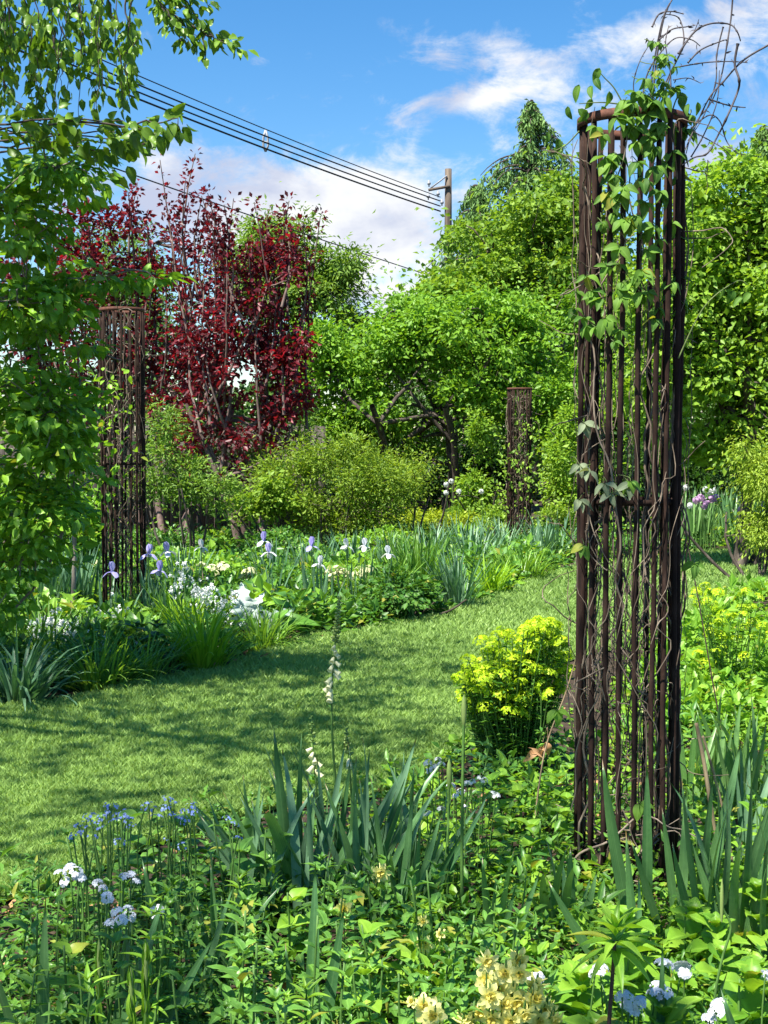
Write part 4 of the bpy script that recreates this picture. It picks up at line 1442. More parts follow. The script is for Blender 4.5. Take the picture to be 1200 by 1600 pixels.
def filler(label, poly, n, d0, d1, mat, tm, size, hmax, per, seed, rad=0.12, px_rng=None):
    r = np.random.default_rng(seed)
    mb = MB()
    got = []
    while sum(map(len, got)) < n:
        d = 1.0 / r.uniform(1 / d1, 1 / d0, 4000)
        x = r.uniform(-0.33, 0.33, 4000) * d
        P = np.stack([x, d], 1)
        P = P[in_poly(P, poly)]
        if px_rng:
            pxs = P[:, 0] / P[:, 1] * F + 600
            P = P[(pxs > px_rng[0]) & (pxs < px_rng[1])]
        # keep off the column feet
        for b in (B1, B2, B3):
            P = P[np.hypot(P[:, 0] - b[0], P[:, 1] - b[1]) > 0.2]
        for b in EDGE:
            P = P[np.hypot(P[:, 0] - b[0], P[:, 1] - b[1]) > 0.34]
        got.append(P)
    P = np.concatenate(got)[:n]
    cl = 0.5 + 0.5 * np.sin(P[:, 0] * 2.7 + 1.7 * np.sin(P[:, 1] * 1.1 + seed)) * np.cos(P[:, 1] * 2.3 + seed)
    h = hmax * (0.35 + 0.65 * cl) * r.uniform(.6, 1.15, n)
    u = nrm(r.normal(0, 1, (n, per, 3)))
    u[..., 2] = np.abs(u[..., 2])
    rr = r.uniform(.55, 1.0, (n, per, 1))
    dome = u * rr * np.stack([np.full(n, rad) * r.uniform(.7, 1.3, n)] * 2 + [h], 1)[:, None]
    pos = np.concatenate([P, np.full((n, 1), 0.005)], 1)[:, None] + dome
    D = u * np.array([1, 1, .35]) + r.normal(0, .35, (n, per, 3)) + np.array([0, 0, .05])
    N = np.array([0, 0, 1.0]) + r.normal(0, .45, (n, per, 3)) + u * .4
    v = .5 * r.random((n, 1)) + .5 * r.random((n, per))
    S = size * r.uniform(.55, 1.25, (n, per)) * r.choice([.7, 1.0, 1.0, 1.45], (n, 1)) * np.clip(P[:, 1:2] / 6.0, 0.85, 1.6)
    mb.inst(tm, pos.reshape(-1, 3), D.reshape(-1, 3), N.reshape(-1, 3), S.ravel(), v.ravel())
    o = obj('ground_cover', mb.mesh('ground_cover', M[mat]))
    o['kind'] = 'stuff'
    o['label'] = label
    o['category'] = 'ground cover'


filler('low dark green foliage filling the front bed', FRONT, 700, 2.5, 7.5, 'cover', OV2, 0.042, 0.26, 34, 31)
filler('mid-green leafy growth filling the front bed', FRONT, 420, 2.5, 7.5, 'leafy', LAN2, 0.06, 0.34, 24, 32)
filler('pale green broad leaves around the foot of the tall column', FRONT, 240, 3.3, 7.0, 'leafylt', OV, 0.05, 0.24, 26, 33, px_rng=(600, 1300))
filler('dark low foliage filling the left and back beds', BACK, 900, 7.5, 22, 'cover', RH, 0.05, 0.34, 42, 34, 0.2)
filler('fresh green low foliage in the left and back beds', BACK, 620, 7.5, 22, 'leafy', RH, 0.055, 0.42, 40, 35, 0.2)
filler('lighter green low foliage in the back beds', BACK, 330, 10, 22, 'leafylt', RH, 0.055, 0.45, 40, 36, 0.22)
filler('green verge plants beyond the tall column', FRONT, 260, 7.0, 14, 'leafylt', RH, 0.05, 0.35, 40, 37, 0.16, px_rng=(1000, 1500))

filler('brown fallen leaves lying on the bed soil', FRONT, 260, 2.6, 8, 'dry', OV, 0.04, 0.02, 6, 38, 0.3)
filler('brown fallen leaves along the left bed', BACK, 200, 8, 14, 'dry', OV, 0.045, 0.02, 6, 39, 0.4)


# ------------------------------------------------------------------ leafy plants of the front bed, leaf by leaf
def single_leaf(tm, mat, v=0.5):
    mb = MB()
    mb.inst(tm, [[0, 0, 0]], [[0, 1, 0]], [[0, 0, 1]], 1.0, v)
    return mb.mesh('leaf', M[mat], True)


LV = {'leafy': [single_leaf(toothed(leaf_tm(10, .36, 'lance', .25, .3, wave=.03), .10, 5), 'leafy', v) for v in (.3, .55, .8)],
      'leafylt': [single_leaf(leaf_tm(8, .55, 'ovate', .2, .25, wave=.03), 'leafylt', v) for v in (.3, .6, .85)],
      'lily': [single_leaf(leaf_tm(8, .2, 'lance', .3, .35), 'leafylt', v) for v in (.5, .8)],
      'heart': [single_leaf(leaf_tm(8, .85, 'heart', .16, .25, wave=.03), 'leafylt', v) for v in (.4, .8)],
      'heartdk': [single_leaf(leaf_tm(8, .85, 'heart', .16, .25, wave=.03), 'leafy', v) for v in (.4, .8)],
      'broad': [single_leaf(toothed(leaf_tm(12, .72, 'ovate', .22, .3, wave=.05), .06, 7), 'leafylt', v) for v in (.35, .6)],
      'hosta': [single_leaf(leaf_tm(8, .5, 'ovate', .25, .35, wave=.03), 'hosta', v) for v in (.4, .7)],
      'fern': [single_leaf(leaf_tm(8, .5, 'ovate', .25, .3, wave=.03), 'fern', v) for v in (.4, .8)],
      'silver': [single_leaf(toothed(leaf_tm(16, .46, 'lance', .25, .35, wave=.07), .34, 7), 'silver', v) for v in (.4, .8)]}


def leafy_parts(root, h, kind, whorls, size, per=3, tipcluster=True, stemmat='stem', lean=0.06, sr=0.004):
    me = stem_mesh(h, sr, stemmat, 0.015)
    obj('stem', me, root)
    a = rng.uniform(0, 6.28)
    for w in range(whorls):
        t = (w + 0.6) / whorls
        z = h * t
        a += 1.1
        for k in range(per):
            aa = a + k * 2 * math.pi / per + rng.normal(0, .25)
            el = 0.15 + 0.55 * t + rng.normal(0, .15)
            s = size * (1.1 - 0.45 * t) * rng.uniform(.75, 1.2)
            obj('leaf', LV[kind][rng.integers(0, len(LV[kind]))], root,
                mat=frame((0.003 * math.cos(aa), 0.003 * math.sin(aa), z), (math.cos(aa) * math.cos(el), math.sin(aa) * math.cos(el), math.sin(el)), (-math.cos(aa) * .4 * math.sin(el), -math.sin(aa) * .4 * math.sin(el), 1), s))
    if tipcluster:
        for k in range(5):
            aa = a + k * 1.257
            obj('leaf', LV[kind][rng.integers(0, len(LV[kind]))], root, mat=frame((0, 0, h), (math.cos(aa) * .6, math.sin(aa) * .6, 1), (-math.cos(aa), -math.sin(aa), .5), size * rng.uniform(.3, .5)))


def copy_thing(src, loc, rz, s, label=None, group=None):
    r = src.copy()
    col.objects.link(r)
    r.location = tuple(float(a) for a in loc)
    r.rotation_euler = (rng.normal(0, .08), rng.normal(0, .08), rz)
    r.scale = (s,) * 3
    if label:
        r['label'] = label
    if group:
        r['group'] = group
    for ch in list(src.children):
        c = ch.copy()
        col.objects.link(c)
        c.parent = r
        for g in ch.children:
            e = g.copy()
            col.objects.link(e)
            e.parent = c
    return r


def scatter(name, cat, build, places, label, group, variants=3, s=(0.8, 1.15)):
    protos = []
    for i, (px, py) in enumerate(places):
        p = G(px, py)
        if i < variants:
            root = thing(name, label, cat, p, group, rng.uniform(0, 6.28), rng.uniform(*s))
            build(root)
            protos.append(root)
        else:
            copy_thing(protos[i % variants], p, rng.uniform(0, 6.28), rng.uniform(*s), label, group)


def spots_in(n, x0, x1, y0, y1, seed, gap=28):
    r = np.random.default_rng(seed)
    out = []
    for _ in range(4000):
        x, y = r.uniform(x0, x1), r.uniform(y0, y1)
        sc_ = (y - 686) / 800
        if all(math.hypot((x - a) / sc_, (y - b) * 2.2 / sc_) > gap for a, b in out):
            out.append((x, y))
        if len(out) >= n:
            break
    return out


scatter('leafy_plant', 'leafy plant', lambda r: leafy_parts(r, 0.40, 'leafy', 6, 0.085, 3), spots_in(30, -30, 470, 1590, 1980, 1, 52), 'toothed green leafy plant along the bottom left below the blue flowers', 'leafy plants massed at the bottom left', 4)
scatter('leafy_plant', 'leafy plant', lambda r: leafy_parts(r, 0.34, 'leafy', 5, 0.08, 3), spots_in(26, 430, 860, 1500, 1900, 2, 46), 'toothed green leafy plant between the front iris clump and the yellow columbines', 'leafy plants in the bottom middle', 3)
scatter('leafy_plant', 'leafy plant', lambda r: leafy_parts(r, 0.32, 'leafy', 5, 0.075, 3), spots_in(16, 20, 400, 1440, 1580, 3, 40), 'dark leafy plant among the pale blue flowers at the left', 'leafy plants among the blue flowers', 3)
scatter('broad_leaf_plant', 'leafy plant', lambda r: leafy_parts(r, 0.22, 'broad', 4, 0.13, 3), spots_in(20, 860, 1190, 1480, 1900, 4, 52), 'light green broad pleated-leaf plant at the bottom right', 'broad-leaved plants at the bottom right', 3)
scatter('heart_leaf_plant', 'leafy plant', lambda r: leafy_parts(r, 0.22, 'heart', 4, 0.07, 3, False), spots_in(16, 760, 910, 1250, 1400, 5, 34), 'pale heart-leaved plant just left of the tall column foot', 'heart-leaved plants by the tall column', 3)
scatter('heart_leaf_plant', 'leafy plant', lambda r: leafy_parts(r, 0.28, 'heartdk', 4, 0.09, 3, False), spots_in(10, 200, 430, 1390, 1480, 6, 38), 'heart-leaved plant under the small blue flowers', 'heart-leaved plants under the blue flowers', 3)
scatter('leafy_plant', 'leafy plant', lambda r: leafy_parts(r, 0.26, 'leafylt', 5, 0.06, 3), spots_in(16, 560, 800, 1290, 1420, 7, 34), 'fresh green leafy plant under the white flowers in front of the lime spurge', 'leafy plants under the white flowers', 3)
scatter('dark_leaf_plant', 'leafy plant', lambda r: leafy_parts(r, 0.2, 'fern', 4, 0.075, 3, False), spots_in(9, 700, 880, 1190, 1270, 8, 34), 'dark glossy-leaved plant below the lime spurge', 'dark plants below the lime spurge', 3)
scatter('leafy_plant', 'leafy plant', lambda r: leafy_parts(r, 0.3, 'leafylt', 5, 0.07, 3), spots_in(14, 1080, 1230, 1240, 1460, 9, 40), 'bright green leafy plant right of the tall column', 'leafy plants right of the tall column', 3)


scatter('lance_leaf_plant', 'leafy plant', lambda r: leafy_parts(r, 0.42, 'lily', 9, 0.085, 4), spots_in(9, 0, 560, 1600, 1900, 12, 90), 'narrow-leaved light green shoot standing among the toothed leaves at the bottom left', 'narrow-leaved shoots at the bottom left', 3)
scatter('heart_leaf_plant', 'leafy plant', lambda r: leafy_parts(r, 0.30, 'heart', 4, 0.075, 3, False), spots_in(7, 40, 700, 1540, 1850, 13, 110), 'rounded pale leaves poking through the toothed leafy plants', 'rounded-leaved plants in the front bed', 3)


scatter('leafy_plant', 'leafy plant', lambda r: leafy_parts(r, 0.2, 'leafylt', 5, 0.06, 3), [(885, 1060), (905, 1100), (872, 1125), (930, 1080), (895, 1160)], 'green leafy plant between the lime spurge and the tall column', 'leafy plants behind the spurge', 3)
scatter('leafy_plant', 'leafy plant', lambda r: leafy_parts(r, 0.2, 'leafy', 5, 0.07, 3), [(455, 1290), (490, 1305), (560, 1300), (430, 1320), (600, 1310), (395, 1325)], 'low leafy plant at the lawn edge behind the big iris clump', 'leafy plants at the near lawn edge', 3)


# --- iris clumps in front
c = G(520, 1430)
root = thing('iris_plant', 'large sword-leaved iris clump in front of the pale foxglove', 'iris plant', c)
for dx, n, hh in ((-.22, 18, .52), (-.08, 22, .60), (.08, 24, .63), (.22, 20, .56), (.0, 10, .45)):
    for i in range(n):
        k = rng.uniform(-1, 1)
        iris_leaf(root, (dx + rng.normal(0, .04), rng.normal(0, .07), -.01), hh * rng.uniform(.65, 1.05), 0 if k + dx * 1.5 > 0 else math.pi, abs(k + dx * 1.7) * .46, 'irisblue' if rng.random() < .55 else 'iris', None, math.pi / 2 + rng.normal(0, .8), rng.uniform(.65, .95))
iris_leaf(root, (-.13, -.02, 0), .64, math.pi, .09, 'iris', 0, 1.57, 1.0)
iris_leaf(root, (-.1, -.05, 0), .66, math.pi, .22, 'iris', 4, 1.57, 1.0)
root = iris_clump('iris clump with wide leaves leaning right of the big front clump', 640, 1450, 2, .5, 'iris', .1, None, .6, 6)
root = iris_clump('short broad-leaved iris left of the tall column foot', 862, 1470, 2, .36, 'iris', .1, None, .35, 5, None, 1.7)
root = iris_clump('dark short iris fan between the columbine and the tall column', 770, 1520, 2, .42, 'iris', .08, None, .5, 5, None, 1.2)
root = iris_clump('small upright iris fan among the blue flowers', 330, 1530, 2, .40, 'iris', .07, None, .3, 5)

# right of the column foot
c = G(1060, 1470)
root = thing('iris_plant', 'tall sword-leaved iris at the right of the tall column foot', 'iris plant', c)
for (dx, h_, az, tl, var) in ((-.14, .62, math.pi, .22, 1), (-.09, .56, 0, .0, 0), (-.01, .50, 0, .06, 5), (.06, .64, 0, .28, 1), (.10, .58, 0, .2, 2), (.04, .55, 0, .12, 0), (.0, .45, math.pi, .1, 1), (.12, .5, 0, .33, 0), (-.05, .4, math.pi, .3, 2), (.09, .48, 0, .08, 1), (.16, .6, 0, .3, 0)):
    iris_leaf(root, (dx, rng.normal(0, .05), -.01), h_, az, tl, 'iris', var, 1.57 + rng.normal(0, .3), 1.05)
root = iris_clump('iris fan with long leaves at the right edge of the front bed', 1160, 1500, 3, .66, 'iris', .12, None, .4, 6, None, 1.1)
iris_clump('sunlit pale iris clump right of the tall column', 1105, 1265, 5, .55, 'irislight', .2, None, .35, 6)
iris_clump('sunlit iris clump at the right edge behind the dry stalk', 1180, 1255, 4, .56, 'irislight', .2, None, .35, 6)
iris_clump('blue-green iris clump at the right edge', 1190, 1345, 4, .56, 'irisblue', .16, None, .35, 6)

# single sword leaves near the lens
def leaf_fan(label, px, py, leaves):
    root = thing('iris_plant', label, 'iris plant', G(px, py))
    for (dx, h_, tl, var, wid) in leaves:
        iris_leaf(root, (dx, rng.normal(0, .02), -.01), h_, 0 if tl >= 0 else math.pi, abs(tl), 'iris', var, 1.57 + rng.normal(0, .25), wid)


leaf_fan('two long iris leaves at the bottom left corner', 55, 1740, [(0, .50, -.16, 1, 1.2), (.02, .52, .02, 0, 1.0), (-.06, .40, -.2, 2, 1.2), (.05, .3, .3, 1, 1.0)])
leaf_fan('iris fan behind the pale blue flowers at the left', 175, 1680, [(0, .48, .25, 1, 1.2), (.05, .42, .5, 0, 1.1), (.0, .42, .1, 1, 1.1)])
leaf_fan('small iris fan with crossing leaves left of the big clump', 280, 1600, [(0, .48, -.18, 0, 1.1), (.04, .4, .2, 1, 1.1), (.02, .36, .4, 2, 1)])
leaf_fan('dark iris leaves rising below the big front clump', 480, 1690, [(0, .52, .05, 1, 1.1), (.02, .45, .15, 0, 1.2), (-.02, .35, -.1, 0, 1.1)])
leaf_fan('broad iris leaf blades at the bottom edge left of the columbines', 520, 1900, [(0, .34, .0, 0, 1.6), (.03, .34, .6, 0, 1.5)])
leaf_fan('upright iris blade at the bottom edge', 600, 1960, [(0, .42, .12, 0, 1.4), (.06, .38, .3, 1, 1.4)])
leaf_fan('thin dark iris leaves below the white flower heads', 1020, 1760, [(0, .42, .1, 1, .9), (.03, .4, .35, 0, .9), (-.03, .36, -.25, 1, .9)])
leaf_fan('large iris blade slanting across the bottom right corner', 1215, 1900, [(0, .46, -.75, 1, 1.6), (.03, .5, -.3, 0, 1.3)])
leaf_fan('dark iris leaf slanting left before the tall column', 975, 1560, [(0, .42, -.62, 1, 1.2), (.04, .5, -.1, 0, 1.0), (.02, .36, .15, 3, .9)])


# --- flowers
def five_petal(mb, P, N, S, v, tm, cup=0.25, k=5, m=0):
    P = np.asarray(P, float).reshape(-1, 3)
    n = len(P)
    N = nrm(np.broadcast_to(np.asarray(N, float), (n, 3)))
    ref = nrm(np.cross(N, np.array([.3, .8, .5])))
    bi = np.cross(N, ref)
    ph = rng.uniform(0, 6.28, n)
    for j in range(k):
        a = ph + j * 2 * math.pi / k
        D = np.cos(a)[:, None] * ref + np.sin(a)[:, None] * bi + N * cup
        mb.inst(tm, P, D, N, S, v, m)


PET = leaf_tm(2, 0.75, 'petal', 0.1, 0.1)
PETN = leaf_tm(3, 0.42, 'petal', 0.2, 0.2)


def flower_head(name, mat, nfl, rad, fs, flat=0.6, k=5):
    mb = MB()
    u = nrm(rng.normal(0, 1, (nfl, 3)))
    u[:, 2] = np.abs(u[:, 2])
    five_petal(mb, u * np.array([rad, rad, rad * flat]), u + [0, 0, .3], fs * rng.uniform(.8, 1.2, nfl), rng.random(nfl), PET, .2, k)
    return mb.mesh(name, M[mat])


HEADS = {'bw': [flower_head('flower_head', 'bluewhite', 26, .034, .014) for _ in range(3)], 'w': [flower_head('flower_head', 'white', 14, .03, .015, .9) for _ in range(3)],
         'blue': [flower_head('flower_head', 'blue', 9, .032, .0085, .35) for _ in range(4)], 'bwl': [flower_head('flower_head', 'bluewhite', 13, .035, .02, .7) for _ in range(3)],
         'lime': [flower_head('flower_head', 'limeflower', 24, .03, .0115, .5, 3) for _ in range(4)], 'cream': [flower_head('flower_head', 'cream', 16, .045, .02, .7) for _ in range(3)]}


def head_plant(name, label, cat, px, py, z, heads, kind, spread, leafkind=None, group=None, hs=1.0, stemr=.0022, leaves=0, leafsize=.06):
    """plant whose flower heads stand at about height z where the photograph shows them"""
    c = G(px, py, z)
    base = np.array([c[0], c[1], 0.0])
    root = thing(name, label, cat, base, group)
    for (hx, hy) in heads:
        q = A(hx, hy, c[1] + rng.uniform(-spread, spread)) - base
        mb = MB()
        s0 = np.array([q[0] * .4, q[1] * .4, 0])
        mb.tube(smooth(curve_pts(s0, q, 5, .05), 9), stemr, 5)
        obj('stem', mb.mesh('stem', M['stem'], True), root)
        o = obj('flower_head', HEADS[kind][rng.integers(0, len(HEADS[kind]))], root, q)
        o.rotation_euler = (rng.normal(0, .3) + .35, rng.normal(0, .3), rng.uniform(0, 6.28))
        o.scale = (.52 * hs * rng.uniform(.75, 1.25),) * 3
        for j in range(leaves):
            t = rng.uniform(.2, .85)
            a = rng.uniform(0, 6.28)
            obj('leaf', LV[leafkind][rng.integers(0, 2)], root, mat=frame(s0 + (q - s0) * t, (math.cos(a), math.sin(a), .3), (0, 0, 1), leafsize * rng.uniform(.7, 1.2)))
    return root


head_plant('forget_me_not', 'sprays of tiny blue flowers on thin stems at the front left, over the lawn', 'blue flowers', 150, 1300, .42, [(122, 1290), (135, 1282), (150, 1284), (132, 1298), (145, 1306), (114, 1306), (160, 1276), (175, 1262), (182, 1272), (190, 1278), (200, 1282), (170, 1258), (186, 1316), (140, 1275), (155, 1292), (168, 1270), (196, 1272), (125, 1300), (178, 1282), (205, 1290)], 'blue', .12, 'heartdk', hs=1.0)
head_plant('forget_me_not', 'sprays of tiny blue flowers near the lawn edge, right of the larger group', 'blue flowers', 270, 1270, .42, [(232, 1256), (245, 1276), (262, 1248), (268, 1272), (275, 1275), (282, 1278), (262, 1262), (296, 1262), (300, 1258), (302, 1268), (255, 1262), (240, 1264), (288, 1268), (290, 1282), (226, 1262), (272, 1256)], 'blue', .12, 'heartdk', hs=.95)
head_plant('forget_me_not', 'tiny blue flowers beside the big front iris clump', 'blue flowers', 362, 1288, .38, [(355, 1278), (364, 1285), (370, 1288), (372, 1310), (260, 1312), (285, 1322), (275, 1390)], 'blue', .1, hs=.8)
head_plant('phlox', 'pale blue-white starry flower cluster at the left over the lawn edge', 'white flowers', 108, 1366, .42, [(95, 1366), (108, 1358), (120, 1364), (102, 1378), (124, 1372)], 'bwl', .05, 'leafy', leaves=1, hs=.75)
head_plant('phlox', 'pale blue-white starry flowers in the middle of the left leaves', 'white flowers', 200, 1370, .40, [(195, 1372), (206, 1368), (212, 1378), (152, 1380), (160, 1388)], 'bwl', .05, 'leafy', leaves=1, hs=.7)
head_plant('phlox', 'pale blue-white starry flowers lowest of the left group', 'white flowers', 190, 1430, .40, [(182, 1425), (190, 1438), (200, 1420), (202, 1432), (176, 1445), (168, 1402)], 'bwl', .05, 'leafy', leaves=1, hs=.75)
head_plant('phlox', 'small white flowers beside the small iris fan at left', 'white flowers', 245, 1424, .38, [(240, 1422), (250, 1420), (245, 1432)], 'bwl', .05, 'leafy', leaves=1, hs=.6)
head_plant('white_stock', 'white flower spikes in the front bed below the lime spurge', 'white flowers', 675, 1195, .42, [(668, 1192), (678, 1200), (685, 1188), (670, 1206), (690, 1196)], 'w', .08, 'leafylt', leaves=2, hs=.75)
head_plant('white_stock', 'white flowers right of the two green bud stalks', 'white flowers', 742, 1222, .40, [(738, 1222), (750, 1216), (756, 1220), (730, 1226), (775, 1244), (770, 1240)], 'w', .08, 'leafylt', leaves=2, hs=.7)
head_plant('white_stock', 'white flowers left of the two green bud stalks', 'white flowers', 700, 1255, .38, [(690, 1266), (712, 1244), (705, 1230), (726, 1262), (668, 1272), (720, 1238)], 'w', .08, 'leafylt', leaves=2, hs=.7)
for lab, hd in (('large white flower head at the bottom right beside the dark lily stem', [(1028, 1540), (1036, 1552), (1024, 1552)]), ('double white flower head below the dark lily stem top', [(982, 1566), (972, 1556), (998, 1568), (990, 1578)]),
                ('white flower head in the bottom right corner', [(1120, 1582), (1108, 1590), (1126, 1570), (1115, 1600)]), ('white flower head just left of the dark lily stem', [(938, 1514), (930, 1520)]),
                ('small white flower head left of the broad leaves', [(845, 1525), (838, 1530)]), ('small pair of white flower heads under the iris leaves', [(1065, 1512), (1038, 1508), (1070, 1520)]), ('white flower head at the right edge', [(1196, 1522), (1200, 1530)])):
    head_plant('white_flower_plant', lab, 'white flowers', *hd[0], .30, hd, 'bw', .03, 'broad', leaves=2, hs=1.0, leafsize=.1)


# columbines
def columbine_mesh():
    mb = MB()
    for k in range(5):
        t = k * 1.2566
        c_, s_ = math.cos(t), math.sin(t)
        mb.inst(PETW, [[c_ * .005, s_ * .005, 0]], [[c_, s_, .35]], [[0, 0, 1]], .030, .6, 0)
        t += .628
        c_, s_ = math.cos(t), math.sin(t)
        mb.inst(PETW, [[c_ * .004, s_ * .004, .002]], [[c_ * .7, s_ * .7, .8]], [[-c_, -s_, .4]], .027, .5, 0)
        mb.inst(PET, [[c_ * .002, s_ * .002, .003]], [[s_ * .4, -c_ * .4, 1]], [[-c_, -s_, .3]], .022, .5, 1)
        p = np.array([[c_ * .006, s_ * .006, 0], [c_ * .010, s_ * .010, -.014], [c_ * .012, s_ * .012, -.028]])
        mb.tube(p, [.0035, .002, .001], 5, .4, 0)
    for k in range(6):
        t = k * 1.05
        mb.tube([(0, 0, 0), (.004 * math.cos(t), .004 * math.sin(t), .024)], .0008, 3, .4, 1)
    return mb.mesh('flower', [M['paleyellow'], M['yellow']])


PETW = leaf_tm(4, 0.62, 'petal', 0.2, 0.2, wave=.04)
COL = [columbine_mesh() for _ in range(2)]


def columbine(label, flowers, py_base_d):
    d = py_base_d
    x0 = A(flowers[0][0], flowers[0][1], d)
    base = np.array([x0[0], d, 0.])
    root = thing('columbine', label, 'yellow flowers', base)
    for (hx, hy, sc_) in flowers:
        q = A(hx, hy, d + rng.uniform(-.07, .07)) - base
        mb = MB()
        pts = np.array([[q[0] * .2, q[1] * .2, 0], [q[0] * .7, q[1] * .7, q[2] * .6], [q[0] * .98, q[1] - .005, q[2] + .02], [q[0], q[1], q[2] + .004]])
        mb.tube(smooth(pts, 14), .0018, 5)
        obj('stem', mb.mesh('stem', M['stem'], True), root)
        o = obj('flower', COL[rng.integers(0, 2)], root, q)
        o.rotation_euler = (rng.uniform(.9, 2.3), rng.normal(0, .5), rng.normal(0, .7))
        o.scale = (sc_ * .92,) * 3
    for j in range(10):
        a = rng.uniform(0, 6.28)
        obj('leaf', LV['heartdk'][rng.integers(0, 2)], root, mat=frame((.08 * math.cos(a), .08 * math.sin(a), rng.uniform(.05, .25)), (math.cos(a), math.sin(a), .3), (0, 0, 1), rng.uniform(.03, .055)))


columbine('single bright yellow columbine flower near the big iris clump', [(595, 1362, 1.1)], 4.1)
columbine('pale yellow columbine flower among the middle leaves', [(538, 1420, 1.0), (583, 1458, .7)], 3.9)
columbine('pale yellow columbine with a nodding flat flower', [(665, 1474, .95), (690, 1460, .6), (660, 1438, .6)], 3.7)
columbine('cluster of pale yellow columbine flowers at the bottom', [(760, 1500, .9), (808, 1498, .95), (812, 1520, .8), (765, 1555, 1.0), (800, 1545, 1.0), (832, 1558, 1.05), (820, 1582, .9), (785, 1570, .9), (845, 1595, .85), (865, 1590, .8), (750, 1580, .9), (770, 1590, .9), (790, 1520, 1), (840, 1540, 1), (810, 1562, 1.1), (780, 1545, 1.1), (855, 1575, 1), (835, 1590, 1), (800, 1595, 1), (760, 1530, .9)], 2.95)
columbine('yellow columbine flower pair at the bottom edge', [(670, 1580, 1.1), (725, 1596, 1.0), (645, 1565, .5), (680, 1590, 1.0), (662, 1572, .9)], 2.9)


# foxgloves
def bell_mesh(mat):
    mb = MB()
    y = np.array([0, .006, .014, .026, .036, .042])
    r = np.array([.002, .006, .009, .0105, .0115, .0145])
    mb.tube(np.stack([y * 0, y, -y * .15], 1), r, 9, .6)
    return mb.mesh('flower', M[mat], True)


BELL = bell_mesh('cream')


def foxglove(label, px, py, ytop, fl0, fl1, nfl, nb, lean=0.0, leaves=8):
    base = G(px, py)
    d = base[1]
    H = A(px, ytop, d)[2]
    root = thing('foxglove', label, 'foxglove', base)
    mb = MB()
    z = np.linspace(-.01, H, 14)
    ax = np.stack([.012 * np.sin(z * 7) + lean * z, z * 0, z], 1)
    mb.tube(ax, np.linspace(.0065, .002, 14), 7, cap=True)
    obj('stem', mb.mesh('stem', M['stem'], True), root)
    zf0, zf1 = A(px, fl0, d)[2], A(px, fl1, d)[2]
    at = lambda zz: np.array([np.interp(zz, z, ax[:, j]) for j in range(3)])
    for i in range(nfl):
        zz = zf0 + (zf1 - zf0) * (i + .5) / nfl
        a = rng.uniform(math.pi * .95, math.pi * 2.05)
        s = 1.35 - .5 * i / nfl
        dv = (math.cos(a), math.sin(a) * .8, -.75 + .5 * i / nfl)
        obj('flower', BELL, root, mat=frame(at(zz), dv, (0, 0, 1), s * .62))
    bd = MB()
    for i in range(nb):
        zz = zf1 + (H - zf1) * (i + .5) / nb
        a = i * 2.4
        f = 1 - .65 * i / nb
        p = at(zz)
        dv = np.array([math.cos(a), math.sin(a), .3])
        bd.tube([p, p + dv * .006 * f, p + dv * .014 * f, p + dv * .02 * f], np.array([.001, .005, .005, .0012]) * (f * .7 + .4), 6, rng.random())
    obj('buds', bd.mesh('buds', M['bud'], True), root)
    lf = MB()
    for i in range(16):
        zz = zf0 * rng.uniform(.25, 1)
        a = rng.uniform(0, 6.28)
        lf.inst(LAN, [at(zz)], [[math.cos(a), math.sin(a), .5]], [[0, 0, 1]], rng.uniform(.025, .05), rng.random())
    obj('stem_leaves', lf.mesh('stem_leaves', M['leafy']), root)
    for j in range(leaves):
        a = j * 2 * math.pi / leaves + rng.normal(0, .2)
        obj('leaf', LV['hosta'][rng.integers(0, 2)], root, mat=frame((0, 0, .02), (math.cos(a), math.sin(a), .55), (-math.cos(a) * .4, -math.sin(a) * .4, 1), rng.uniform(.18, .26)))


foxglove('tall foxglove spike with pale yellow bells standing before the lawn', 518, 1395, 932, 1085, 1005, 13, 40, .02)
foxglove('smaller foxglove spike left of the tall pale one', 492, 1400, 1118, 1205, 1165, 6, 14, 0, 5)
foxglove('slim budding foxglove right of the tall pale one', 545, 1385, 1138, 1190, 1180, 1, 22, 0, 5)


# lime spurge: a mound of stems with bract heads
def spurge(label, px, py, d, mounds, n, leafn=14):
    base = ground_at(px, d)
    root = thing('spurge', label, 'spurge', base)
    lv, stm = MB(), MB()
    for i in range(n):
        k = mounds[rng.integers(0, len(mounds))]
        th, rr = rng.uniform(0, 6.28), rng.random() ** .5
        p = A(k[0] + k[2] * rr * math.cos(th), k[1] + k[3] * rr * math.sin(th), d - .08 + rng.normal(0, .10)) - base
        s0 = np.array([p[0] * .35, p[1] * .35, 0])
        q = smooth(curve_pts(s0, p, 5, .05), 9)
        stm.tube(q, np.linspace(.003, .002, 9), 5)
        o = obj('flower_head', HEADS['lime'][rng.integers(0, 4)], root, p)
        o.rotation_euler = (rng.normal(.25, .35), rng.normal(0, .35), rng.uniform(0, 6))
        o.scale = (rng.uniform(.95, 1.35),) * 3
        t = rng.uniform(.06, .97, leafn)
        P = np.stack([np.interp(t, np.linspace(0, 1, 9), q[:, j]) for j in range(3)], 1)
        D = rng.normal(0, 1, (leafn, 3))
        D[:, 2] = .15
        lv.inst(RHN, P, D, [0, 0, 1], rng.uniform(.03, .055, leafn), rng.random(leafn))
    obj('leaves', lv.mesh('leaves', M['euph']), root)['kind'] = 'stuff'
    obj('stems', stm.mesh('stems', M['stem'], True), root)['kind'] = 'stuff'


